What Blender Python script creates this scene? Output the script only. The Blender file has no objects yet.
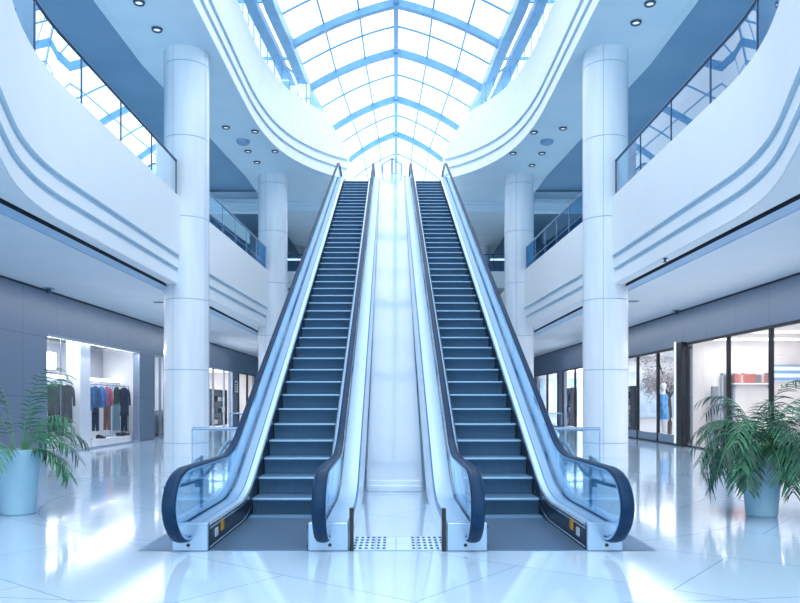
import bpy, math, random
from mathutils import Vector, Matrix
random.seed(7)
scene = bpy.context.scene
COL = scene.collection
PI = math.pi
R = math.radians

# ------------------------------------------------------------------ materials
def lin(c):
    out = []
    for v in c[:3]:
        v = v / 255.0
        out.append(v / 12.92 if v <= 0.04045 else ((v + 0.055) / 1.055) ** 2.4)
    return (*out, 1.0)

def base_mat(name, col, rough=0.5, metal=0.0, spec=0.5, emit=None, estr=0.0, coat=0.0):
    m = bpy.data.materials.new(name)
    m.use_nodes = True
    b = m.node_tree.nodes['Principled BSDF']
    b.inputs['Base Color'].default_value = lin(col)
    b.inputs['Roughness'].default_value = rough
    b.inputs['Metallic'].default_value = metal
    b.inputs['Specular IOR Level'].default_value = spec
    b.inputs['Coat Weight'].default_value = coat
    if emit:
        b.inputs['Emission Color'].default_value = lin(emit)
        b.inputs['Emission Strength'].default_value = estr
    return m

def nodes(m):
    return m.node_tree.nodes, m.node_tree.links, m.node_tree.nodes['Principled BSDF']

def vary(m, c1, c2, scale=2.0, detail=4.0, stretch=(1, 1, 1), bump=0.0):
    """procedural noise between two colours, optional bump"""
    n, l, b = nodes(m)
    tc = n.new('ShaderNodeTexCoord'); mp = n.new('ShaderNodeMapping')
    mp.inputs['Scale'].default_value = stretch
    nz = n.new('ShaderNodeTexNoise'); nz.inputs['Scale'].default_value = scale; nz.inputs['Detail'].default_value = detail
    cr = n.new('ShaderNodeValToRGB')
    cr.color_ramp.elements[0].position = 0.35; cr.color_ramp.elements[1].position = 0.65
    cr.color_ramp.elements[0].color = lin(c1); cr.color_ramp.elements[1].color = lin(c2)
    l.new(tc.outputs['Object'], mp.inputs['Vector']); l.new(mp.outputs['Vector'], nz.inputs['Vector'])
    l.new(nz.outputs['Fac'], cr.inputs['Fac']); l.new(cr.outputs['Color'], b.inputs['Base Color'])
    if bump:
        bp = n.new('ShaderNodeBump'); bp.inputs['Strength'].default_value = bump; bp.inputs['Distance'].default_value = 0.02
        l.new(nz.outputs['Fac'], bp.inputs['Height']); l.new(bp.outputs['Normal'], b.inputs['Normal'])
    return m

def glass_mat(name, tint, refl=1.0, rough=0.01, ior=1.45, ref_col=(255, 255, 255)):
    m = bpy.data.materials.new(name); m.use_nodes = True
    n, l = m.node_tree.nodes, m.node_tree.links
    n.clear()
    out = n.new('ShaderNodeOutputMaterial'); mix = n.new('ShaderNodeMixShader')
    tr = n.new('ShaderNodeBsdfTransparent'); gl = n.new('ShaderNodeBsdfGlossy'); fr = n.new('ShaderNodeFresnel')
    fr.inputs['IOR'].default_value = ior
    mul = n.new('ShaderNodeMath'); mul.operation = 'MULTIPLY'; mul.inputs[1].default_value = refl; mul.use_clamp = True
    tr.inputs['Color'].default_value = lin(tint)
    gl.inputs['Color'].default_value = lin(ref_col); gl.inputs['Roughness'].default_value = rough
    l.new(fr.outputs['Fac'], mul.inputs[0]); l.new(mul.outputs[0], mix.inputs['Fac'])
    l.new(tr.outputs[0], mix.inputs[1]); l.new(gl.outputs[0], mix.inputs[2]); l.new(mix.outputs[0], out.inputs['Surface'])
    return m

M = {}
M['white'] = base_mat('white_plaster', (246, 249, 252), 0.45)
vary(M['white'], (244, 248, 251), (249, 251, 253), 1.5)
M['ceiling'] = base_mat('ceiling_paint', (216, 236, 248), 0.6)
vary(M['ceiling'], (212, 234, 247), (221, 239, 250), 0.6)
M['ceil_low'] = base_mat('low_ceiling_paint', (238, 242, 246), 0.6)
vary(M['ceil_low'], (235, 240, 245), (241, 244, 247), 0.7)
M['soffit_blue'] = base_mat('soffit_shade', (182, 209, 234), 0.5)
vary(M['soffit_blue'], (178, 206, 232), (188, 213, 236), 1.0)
M['slot'] = base_mat('dark_slot', (38, 48, 60), 0.6)
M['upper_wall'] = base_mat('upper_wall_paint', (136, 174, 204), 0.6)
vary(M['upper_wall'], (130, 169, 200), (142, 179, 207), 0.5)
M['groove'] = base_mat('groove_blue', (212, 233, 246), 0.5)
vary(M['groove'], (209, 231, 245), (216, 235, 247), 1.0)

def panel_mat(name, c1, c2, seam, bw, rh, axis='Y', rough=0.35, msize=0.012):
    m = base_mat(name, c1, rough)
    n, l, b = nodes(m)
    tc = n.new('ShaderNodeTexCoord'); sp = n.new('ShaderNodeSeparateXYZ'); cb = n.new('ShaderNodeCombineXYZ')
    br = n.new('ShaderNodeTexBrick'); br.offset = 0.0; br.squash = 1.0
    br.inputs['Color1'].default_value = lin(c1); br.inputs['Color2'].default_value = lin(c2); br.inputs['Mortar'].default_value = lin(seam)
    br.inputs['Scale'].default_value = 1.0; br.inputs['Mortar Size'].default_value = msize
    br.inputs['Brick Width'].default_value = bw; br.inputs['Row Height'].default_value = rh
    l.new(tc.outputs['Object'], sp.inputs[0]); l.new(sp.outputs[axis], cb.inputs[0]); l.new(sp.outputs['Z'], cb.inputs[1])
    l.new(cb.outputs[0], br.inputs['Vector']); l.new(br.outputs['Color'], b.inputs['Base Color'])
    return m
M['grey_panel'] = panel_mat('grey_blue_panels', (108, 124, 145), (112, 128, 149), (80, 94, 114), 2.35, 2.0)
M['back_panel'] = panel_mat('back_wall_panels', (150, 180, 210), (158, 187, 216), (110, 140, 170), 3.0, 2.4, axis='X')

# floor: polished stone with seams laid on big arcs
def floor_mat():
    m = base_mat('polished_floor', (232, 240, 248), 0.09, spec=0.6, coat=0.2)
    n, l, b = nodes(m)
    tc = n.new('ShaderNodeTexCoord'); mp = n.new('ShaderNodeMapping')
    mp.inputs['Rotation'].default_value = (0, 0, R(38)); mp.inputs['Location'].default_value = (0.6, 0.3, 0)
    br = n.new('ShaderNodeTexBrick'); br.offset = 0.5
    br.inputs['Color1'].default_value = lin((182, 205, 225)); br.inputs['Color2'].default_value = lin((191, 212, 230))
    br.inputs['Mortar'].default_value = lin((140, 170, 202)); br.inputs['Scale'].default_value = 1.0
    br.inputs['Mortar Size'].default_value = 0.008; br.inputs['Brick Width'].default_value = 3.4; br.inputs['Row Height'].default_value = 1.9
    l.new(tc.outputs['Object'], mp.inputs['Vector']); l.new(mp.outputs['Vector'], br.inputs['Vector'])
    # big ring seams around two centres
    prev = br.outputs['Color']
    for cx, cy, r in ((-1.2, 14.5, 5.2), (1.2, 14.5, 5.2), (0, 30, 23.4)):
        vm = n.new('ShaderNodeVectorMath'); vm.operation = 'DISTANCE'; vm.inputs[1].default_value = (cx, cy, 0)
        sb = n.new('ShaderNodeMath'); sb.operation = 'SUBTRACT'; sb.inputs[1].default_value = r
        ab = n.new('ShaderNodeMath'); ab.operation = 'ABSOLUTE'
        ls = n.new('ShaderNodeMath'); ls.operation = 'LESS_THAN'; ls.inputs[1].default_value = 0.009
        mx = n.new('ShaderNodeMix'); mx.data_type = 'RGBA'
        mx.inputs[7].default_value = lin((140, 170, 202))
        l.new(tc.outputs['Object'], vm.inputs[0]); l.new(vm.outputs['Value'], sb.inputs[0]); l.new(sb.outputs[0], ab.inputs[0])
        l.new(ab.outputs[0], ls.inputs[0]); l.new(ls.outputs[0], mx.inputs[0]); l.new(prev, mx.inputs[6])
        prev = mx.outputs[2]
    nz = n.new('ShaderNodeTexNoise'); nz.inputs['Scale'].default_value = 0.5; nz.inputs['Detail'].default_value = 6
    mx = n.new('ShaderNodeMix'); mx.data_type = 'RGBA'; mx.blend_type = 'MULTIPLY'
    cr = n.new('ShaderNodeValToRGB'); cr.color_ramp.elements[0].color = lin((233, 242, 250)); cr.color_ramp.elements[1].color = (1, 1, 1, 1)
    l.new(tc.outputs['Object'], nz.inputs['Vector']); l.new(nz.outputs['Fac'], cr.inputs['Fac'])
    mx.inputs[0].default_value = 1.0
    l.new(prev, mx.inputs[6]); l.new(cr.outputs['Color'], mx.inputs[7]); l.new(mx.outputs[2], b.inputs['Base Color'])
    return m
M['floor'] = floor_mat()
M['shop_floor'] = base_mat('shop_floor', (240, 240, 242), 0.15)
vary(M['shop_floor'], (236, 236, 240), (244, 244, 246), 1.0)

M['column'] = base_mat('column_panels', (238, 244, 250), 0.22)
vary(M['column'], (232, 240, 248), (243, 247, 252), 1.2, stretch=(3, 3, 0.3))
M['column_seam'] = base_mat('column_seam', (168, 192, 216), 0.5)

# escalator metals
def brushed(name, col, rough, metal=1.0, wave=0.0, scale=60.0, axis='X', dist=0.01):
    m = base_mat(name, col, rough, metal)
    n, l, b = nodes(m)
    tc = n.new('ShaderNodeTexCoord')
    if wave:
        wv = n.new('ShaderNodeTexWave'); wv.wave_type = 'BANDS'; wv.bands_direction = axis
        wv.inputs['Scale'].default_value = scale
        cr = n.new('ShaderNodeValToRGB')
        c = lin(col); d = tuple(v * (1 - wave) for v in c[:3]) + (1,)
        cr.color_ramp.elements[0].color = d; cr.color_ramp.elements[1].color = c
        bp = n.new('ShaderNodeBump'); bp.inputs['Strength'].default_value = 0.5; bp.inputs['Distance'].default_value = dist
        l.new(tc.outputs['Object'], wv.inputs['Vector']); l.new(wv.outputs['Fac'], cr.inputs['Fac'])
        l.new(cr.outputs['Color'], b.inputs['Base Color']); l.new(wv.outputs['Fac'], bp.inputs['Height']); l.new(bp.outputs['Normal'], b.inputs['Normal'])
    else:
        nz = n.new('ShaderNodeTexNoise'); nz.inputs['Scale'].default_value = 18
        mr = n.new('ShaderNodeMapRange'); mr.inputs[3].default_value = max(0.03, rough - 0.05); mr.inputs[4].default_value = rough + 0.05
        l.new(tc.outputs['Object'], nz.inputs['Vector']); l.new(nz.outputs['Fac'], mr.inputs[0]); l.new(mr.outputs[0], b.inputs['Roughness'])
    return m
M['step'] = brushed('step_ribbed_metal', (88, 128, 162), 0.42, 0.5, wave=0.45, scale=16.0)
M['tread'] = brushed('tread_ribbed_metal', (110, 148, 184), 0.4, 0.5, wave=0.4, scale=16.0)
M['nosing'] = brushed('step_nosing', (122, 164, 196), 0.35, 0.5)
M['plate'] = brushed('floor_plate_metal', (82, 112, 142), 0.38, 0.5, wave=0.25, scale=5.0, axis='Y', dist=0.004)
M['pit'] = brushed('pit_cover_metal', (92, 124, 156), 0.45, 0.3)
M['skirt'] = brushed('skirt_dark_metal', (36, 52, 70), 0.3, 0.5)
M['deck'] = brushed('deck_satin_steel', (172, 203, 230), 0.3, 0.55)
M['deck_blue'] = brushed('deck_blue_steel', (92, 148, 200), 0.3, 0.55)
M['steel'] = brushed('brushed_steel', (172, 196, 218), 0.25, 0.85)
M['newel'] = brushed('newel_steel', (158, 186, 212), 0.32, 0.6)
M['trim_line'] = brushed('bright_trim', (222, 236, 248), 0.2, 0.7)
M['rubber'] = base_mat('handrail_rubber', (22, 48, 76), 0.4, spec=0.08)
vary(M['rubber'], (20, 45, 72), (26, 54, 84), 6.0)
M['rubber_highlight'] = base_mat('handrail_edge_highlight', (120, 172, 214), 0.3)  # lighter edge colour paints in the highlight along the handrail
M['cladding'] = base_mat('cladding_white', (218, 234, 248), 0.18)
vary(M['cladding'], (213, 231, 246), (223, 237, 249), 0.8)
M['center'] = base_mat('center_gloss_panel', (172, 197, 219), 0.12, coat=0.3)
vary(M['center'], (164, 191, 215), (180, 203, 223), 0.35)
M['amber'] = base_mat('sticker_amber', (200, 150, 70), 0.5)
M['pale'] = base_mat('sticker_pale', (190, 205, 215), 0.5)
M['black'] = base_mat('black_plastic', (16, 20, 26), 0.35)
M['red'] = base_mat('red_button', (190, 60, 50), 0.35)

M['glass_esc'] = glass_mat('escalator_glass', (224, 241, 252), 0.4)
M['glass_teal'] = glass_mat('tinted_railing_glass', (104, 164, 202), 0.25, ref_col=(170, 210, 236))
M['glass_rail'] = glass_mat('railing_glass', (196, 224, 244), 1.5, ref_col=(235, 246, 255))
M['glass_shop'] = glass_mat('shop_glass', (250, 251, 253), 0.13)
M['glass_sky'] = glass_mat('skylight_glass', (250, 252, 255), 0.08)
M['sky_frame'] = base_mat('skylight_frame_paint', (104, 162, 204), 0.4)
vary(M['sky_frame'], (98, 156, 200), (110, 168, 208), 2.0)
M['sky_beam'] = base_mat('skylight_beam_paint', (134, 184, 218), 0.35)
vary(M['sky_beam'], (128, 179, 214), (140, 189, 222), 2.0)
M['rail_teal'] = brushed('rail_teal_steel', (96, 142, 172), 0.35, 0.4)
M['rail_dark'] = brushed('rail_dark_steel', (66, 92, 120), 0.3, 0.7)
M['frame_black'] = base_mat('black_frame', (30, 34, 42), 0.35, 0.3)
M['frame_grey'] = base_mat('grey_frame', (150, 166, 184), 0.35, 0.3)
M['lamp'] = base_mat('lamp_lens', (235, 242, 250), 0.3, emit=(255, 255, 255), estr=.45)
M['lamp_ring'] = brushed('lamp_ring', (70, 92, 116), 0.35, 0.5)
M['shop_white'] = base_mat('shop_white_wall', (240, 241, 244), 0.5)
vary(M['shop_white'], (237, 239, 243), (243, 244, 246), 1.0)
M['shop_grey'] = base_mat('shop_grey_wall', (176, 179, 188), 0.5)
M['shop_dim'] = base_mat('shop_dim_wall', (158, 162, 172), 0.6)
M['shop_warm'] = base_mat('shop_warm_wall', (222, 218, 216), 0.5)
vary(M['shop_warm'], (218, 214, 212), (227, 223, 221), 0.8)
M['light_strip'] = base_mat('light_strip', (255, 255, 255), 0.4, emit=(255, 255, 255), estr=3.0)
M['pot'] = base_mat('blue_grey_pot', (146, 186, 206), 0.4)
vary(M['pot'], (140, 181, 202), (152, 191, 210), 1.6)
M['soil'] = base_mat('potting_soil', (48, 40, 34), 0.9)
vary(M['soil'], (38, 32, 28), (66, 54, 44), 18.0, bump=0.6)
def leaf_mat(name, c1, c2):
    m = base_mat(name, c1, 0.42)
    vary(m, c1, c2, 5.0)
    return m
M['leaf'] = leaf_mat('palm_leaf', (26, 92, 62), (62, 136, 96))
M['leaf_dark'] = leaf_mat('palm_leaf_dark', (12, 58, 46), (30, 92, 72))
M['stalk'] = base_mat('palm_stalk', (92, 150, 100), 0.5)

def tactile_mat():
    m = base_mat('tactile_plate', (186, 212, 232), 0.4)
    n, l, b = nodes(m)
    tc = n.new('ShaderNodeTexCoord')
    br = n.new('ShaderNodeTexBrick'); br.offset = 0
    br.inputs['Color1'].default_value = lin((190, 216, 236)); br.inputs['Color2'].default_value = lin((178, 207, 230)); br.inputs['Mortar'].default_value = lin((110, 146, 180))
    br.inputs['Scale'].default_value = 1; br.inputs['Mortar Size'].default_value = 0.006; br.inputs['Brick Width'].default_value = 0.26; br.inputs['Row Height'].default_value = 0.46
    l.new(tc.outputs['Object'], br.inputs['Vector']); l.new(br.outputs['Color'], b.inputs['Base Color'])
    return m
M['tactile'] = tactile_mat()
M['dot'] = base_mat('tactile_stud', (70, 108, 146), 0.35, 0.4)

def cloth(name, c1, c2, sc=20):
    m = base_mat(name, c1, 0.85, spec=0.2)
    return vary(m, c1, c2, sc)
M['cl_green'] = cloth('cloth_dark_green', (42, 56, 54), (60, 76, 70))
M['cl_black'] = cloth('cloth_black', (22, 24, 30), (36, 38, 46))
M['cl_plaid'] = cloth('cloth_blue_plaid', (40, 84, 132), (104, 150, 192), 26)
M['cl_denim'] = cloth('cloth_denim', (56, 84, 122), (84, 114, 152))
M['cl_blue'] = cloth('cloth_blue', (58, 100, 158), (110, 150, 196))
M['cl_pink'] = cloth('cloth_pink', (168, 82, 104), (190, 108, 126))
M['cl_brown'] = cloth('cloth_brown', (120, 86, 78), (142, 104, 94))
M['cl_navy'] = cloth('cloth_navy', (34, 40, 58), (52, 58, 78))
M['cl_teal'] = cloth('cloth_teal_grey', (92, 124, 138), (118, 148, 160))
M['cl_lblue'] = cloth('cloth_light_blue', (70, 134, 190), (116, 168, 212), 6)
M['skin'] = base_mat('mannequin_white', (232, 232, 234), 0.4)
M['bark'] = base_mat('bark', (88, 76, 66), 0.8)
M['blossom'] = base_mat('blossom', (168, 164, 166), 0.6)
M['wood_dark'] = base_mat('dark_door', (74, 66, 64), 0.5)
M['book_red'] = base_mat('goods_red', (188, 112, 104), 0.6)
M['book_tan'] = base_mat('goods_tan', (206, 180, 168), 0.6)
M['book_grey'] = base_mat('goods_grey', (120, 126, 138), 0.6)
def stripes_mat():
    m = base_mat('blue_stripes', (230, 240, 250), 0.4)
    n, l, b = nodes(m)
    tc = n.new('ShaderNodeTexCoord'); wv = n.new('ShaderNodeTexWave'); wv.wave_type = 'BANDS'; wv.bands_direction = 'Z'
    wv.inputs['Scale'].default_value = 1.1; wv.inputs['Distortion'].default_value = 0.6
    cr = n.new('ShaderNodeValToRGB'); cr.color_ramp.elements[0].color = lin((120, 170, 214)); cr.color_ramp.elements[1].color = lin((238, 245, 252))
    cr.color_ramp.elements[0].position = 0.3; cr.color_ramp.elements[1].position = 0.5
    l.new(tc.outputs['Object'], wv.inputs['Vector']); l.new(wv.outputs['Fac'], cr.inputs['Fac']); l.new(cr.outputs['Color'], b.inputs['Base Color'])
    return m
M['stripes'] = stripes_mat()
M['daylight'] = base_mat('painted_daylight', (226, 238, 248), 0.4)  # blue and white mottling paints in daylight at the shop backs
vary(M['daylight'], (148, 192, 226), (240, 246, 251), 1.3, 5.0, (1, 1, .35))

# ------------------------------------------------------------------ mesh building
class MB:
    def __init__(s):
        s.v = []; s.f = []; s.fm = []
    def add(s, verts, faces, mi=0):
        o = len(s.v)
        s.v += [tuple(p) for p in verts]
        for f in faces:
            s.f.append([i + o for i in f]); s.fm.append(mi)
        return s
    def box(s, x0, x1, y0, y1, z0, z1, mi=0):
        x0, x1 = min(x0, x1), max(x0, x1); y0, y1 = min(y0, y1), max(y0, y1); z0, z1 = min(z0, z1), max(z0, z1)
        v = [(x0, y0, z0), (x1, y0, z0), (x1, y1, z0), (x0, y1, z0), (x0, y0, z1), (x1, y0, z1), (x1, y1, z1), (x0, y1, z1)]
        return s.add(v, [(0, 3, 2, 1), (4, 5, 6, 7), (0, 1, 5, 4), (1, 2, 6, 5), (2, 3, 7, 6), (3, 0, 4, 7)], mi)
    def bbox(s, x0, x1, y0, y1, z0, z1, b=0.01, mi=0):
        """box with chamfered edges"""
        x0, x1 = min(x0, x1), max(x0, x1); y0, y1 = min(y0, y1), max(y0, y1); z0, z1 = min(z0, z1), max(z0, z1)
        def ring(z, i):
            return [(x0 + i + b, y0 + i, z), (x1 - i - b, y0 + i, z), (x1 - i, y0 + i + b, z), (x1 - i, y1 - i - b, z),
                    (x1 - i - b, y1 - i, z), (x0 + i + b, y1 - i, z), (x0 + i, y1 - i - b, z), (x0 + i, y0 + i + b, z)]
        rs = [ring(z0, b), ring(z0 + b, 0), ring(z1 - b, 0), ring(z1, b)]
        v = [p for r in rs for p in r]; f = [tuple(reversed(range(8))), tuple(range(24, 32))]
        for k in range(3):
            for j in range(8):
                a = k * 8 + j; c = k * 8 + (j + 1) % 8
                f.append((a, c, c + 8, a + 8))
        return s.add(v, f, mi)
    def tube(s, pts, r, n=8, mi=0, radii=None):
        pts = [Vector(p) for p in pts]
        v = []; f = []
        up = Vector((0, 0, 1))
        for i, p in enumerate(pts):
            t = (pts[min(i + 1, len(pts) - 1)] - pts[max(i - 1, 0)]).normalized()
            a = t.cross(up)
            if a.length < 0.05: a = t.cross(Vector((1, 0, 0)))
            a.normalize(); b = a.cross(t).normalized()
            rr = radii[i] if radii else r
            for k in range(n):
                an = 2 * PI * k / n
                v.append(p + a * math.cos(an) * rr + b * math.sin(an) * rr)
        for i in range(len(pts) - 1):
            for k in range(n):
                k2 = (k + 1) % n
                f.append((i * n + k, i * n + k2, (i + 1) * n + k2, (i + 1) * n + k))
        f.append(tuple(reversed(range(n)))); f.append(tuple(range((len(pts) - 1) * n, len(pts) * n)))
        return s.add(v, f, mi)
    def lathe(s, prof, n=32, mi=0, c=(0, 0), caps=True):
        v = []; f = []
        for r, z in prof:
            for k in range(n):
                a = 2 * PI * k / n
                v.append((c[0] + r * math.cos(a), c[1] + r * math.sin(a), z))
        for i in range(len(prof) - 1):
            for k in range(n):
                k2 = (k + 1) % n
                f.append((i * n + k, i * n + k2, (i + 1) * n + k2, (i + 1) * n + k))
        if caps:
            f.append(tuple(reversed(range(n)))); f.append(tuple(range((len(prof) - 1) * n, len(prof) * n)))
        return s.add(v, f, mi)
    def grid(s, rows, mi=0, close=False):
        """rows: list of equal length point lists"""
        n = len(rows[0]); v = [p for r in rows for p in r]; f = []
        for i in range(len(rows) - 1):
            for k in range(n if close else n - 1):
                k2 = (k + 1) % n
                f.append((i * n + k, i * n + k2, (i + 1) * n + k2, (i + 1) * n + k))
        return s.add(v, f, mi)
    def prism(s, poly, fn0, fn1, mi=0):
        """polygon (list of 2-tuples) mapped through two functions to 3D and joined"""
        n = len(poly)
        v = [fn0(p) for p in poly] + [fn1(p) for p in poly]
        f = [tuple(range(n)), tuple(reversed(range(n, 2 * n)))]
        for k in range(n):
            k2 = (k + 1) % n
            f.append((k, k + n, k2 + n, k2))
        return s.add(v, f, mi)
    def build(s, name, mats, parent=None, smooth=None, fix=True):
        me = bpy.data.meshes.new(name)
        me.from_pydata(s.v, [], s.f)
        if not isinstance(mats, (list, tuple)): mats = [mats]
        for m in mats: me.materials.append(m)
        for p, mi in zip(me.polygons, s.fm): p.material_index = mi
        if fix:
            import bmesh
            bm = bmesh.new(); bm.from_mesh(me)
            bmesh.ops.recalc_face_normals(bm, faces=bm.faces)
            bm.to_mesh(me); bm.free()
        if smooth:
            for p in me.polygons: p.use_smooth = True
            me.set_sharp_from_angle(angle=R(smooth))
        me.update()
        o = bpy.data.objects.new(name, me)
        COL.objects.link(o)
        if parent: o.parent = parent
        return o

def tag(o, label, cat, group=None, kind=None):
    o['label'] = label; o['category'] = cat
    if group: o['group'] = group
    if kind: o['kind'] = kind
    return o

def empty(name, loc=(0, 0, 0), rz=0.0):
    o = bpy.data.objects.new(name, None); COL.objects.link(o)
    o.location = loc; o.rotation_euler = (0, 0, rz); o.empty_display_size = 0.2
    return o

KIDS = {}
def copy_tree(o, parent=None):
    c = o.copy(); COL.objects.link(c); c.parent = parent
    if parent is not None: c.matrix_parent_inverse = o.matrix_parent_inverse
    for ch in list(o.children):
        if ch is not c: copy_tree(ch, c)
    return c

CAMH, F, CX, CY = 1.81, 743.0, 396.0, 402.0
def at_h(px, py, h):
    """point of the plan where a sight line meets height h"""
    y = F * (h - CAMH) / (CY - py)
    return ((px - CX) * y / F, y, h)

# ------------------------------------------------------------------ plan curves
WX = 11.8          # side wall
H1, H2, H3 = 5.6, 8.5, 13.5
def gallery_x(y):
    if y < 4: return 4.098
    if y < 8: return 4.818 - (0.36 * (8 - y) - 0.045 * (8 - y) ** 2)
    if y < 12.4: return 6.402 - 0.36 * (12.4 - y)
    if y < 16: return 7.05 - (16 - y) ** 2 / 20.0
    if y < 24.6: return 7.05
    if y < 38: return 7.05 - 0.55 * (y - 24.6) / 13.4
    return 6.5
def gal_curve(y0, y1, step=0.5):
    n = max(2, int((y1 - y0) / step) + 1)
    return [(gallery_x(y0 + (y1 - y0) * i / (n - 1)), y0 + (y1 - y0) * i / (n - 1)) for i in range(n)]

def catmull(pts, m=6):
    out = []
    for i in range(len(pts) - 1):
        p0 = pts[max(i - 1, 0)]; p1 = pts[i]; p2 = pts[i + 1]; p3 = pts[min(i + 2, len(pts) - 1)]
        for k in range(m):
            t = k / m
            out.append(tuple(0.5 * ((2 * p1[d]) + (-p0[d] + p2[d]) * t + (2 * p0[d] - 5 * p1[d] + 4 * p2[d] - p3[d]) * t * t + (-p0[d] + 3 * p1[d] - 3 * p2[d] + p3[d]) * t ** 3) for d in range(len(p1))))
    out.append(tuple(pts[-1]))
    return out
RING = [(5.83, 0.0), (5.83, 12.0), (5.83, 22.0)] + catmull([(5.83, 26), (5.83, 28.5), (5.78, 31), (5.5, 33.5), (4.95, 35.5), (4.15, 37.1), (3.3, 38.2), (2.5, 38.9)], 5)

def plan_normals(c):
    """unit vectors pointing away from the atrium (towards +x side), for the +x half"""
    out = []
    for i in range(len(c)):
        a = c[max(i - 1, 0)]; b = c[min(i + 1, len(c) - 1)]
        dx, dy = b[0] - a[0], b[1] - a[1]; L = math.hypot(dx, dy) or 1
        out.append((dy / L, -dx / L))
    return out

def sweep_plan(mb, curve, prof, sx, topfn=None, mis=None):
    """prof: list of (recess, height); sx mirrors"""
    nr = plan_normals(curve)
    rows = []
    for i, (p, n) in enumerate(zip(curve, nr)):
        rows.append([(sx * (p[0] + n[0] * d), p[1] + n[1] * d, (topfn(i, h) if topfn else h)) for d, h in prof])
    for k in range(len(prof) - 1):
        mb.grid([[r[k], r[k + 1]] for r in rows], mi=(mis[k] if mis else 0))
    return rows

PROF = [(0.30, 2.85), (0.0, 2.85), (0.0, 0.93), (0.09, 0.93), (0.09, 0.80), (0.05, 0.80), (0.05, 0.52), (0.14, 0.52), (0.14, 0.40), (0.10, 0.40), (0.10, 0.0)]
PMI = [0, 0, 1, 1, 0, 0, 1, 1, 0, 0]
SIDES = ((-1, 'left', 'clothing shop'), (1, 'right', 'black-framed shop'))

# ------------------------------------------------------------------ structure: floor, walls, ceilings
fl = MB().add([(-22, -6, 0), (22, -6, 0), (22, 66, 0), (-22, 66, 0)], [(0, 1, 2, 3)]).build('floor', M['floor'], fix=False)
tag(fl, 'glossy white stone mall floor with fine curved seams', 'floor', kind='structure')

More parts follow.
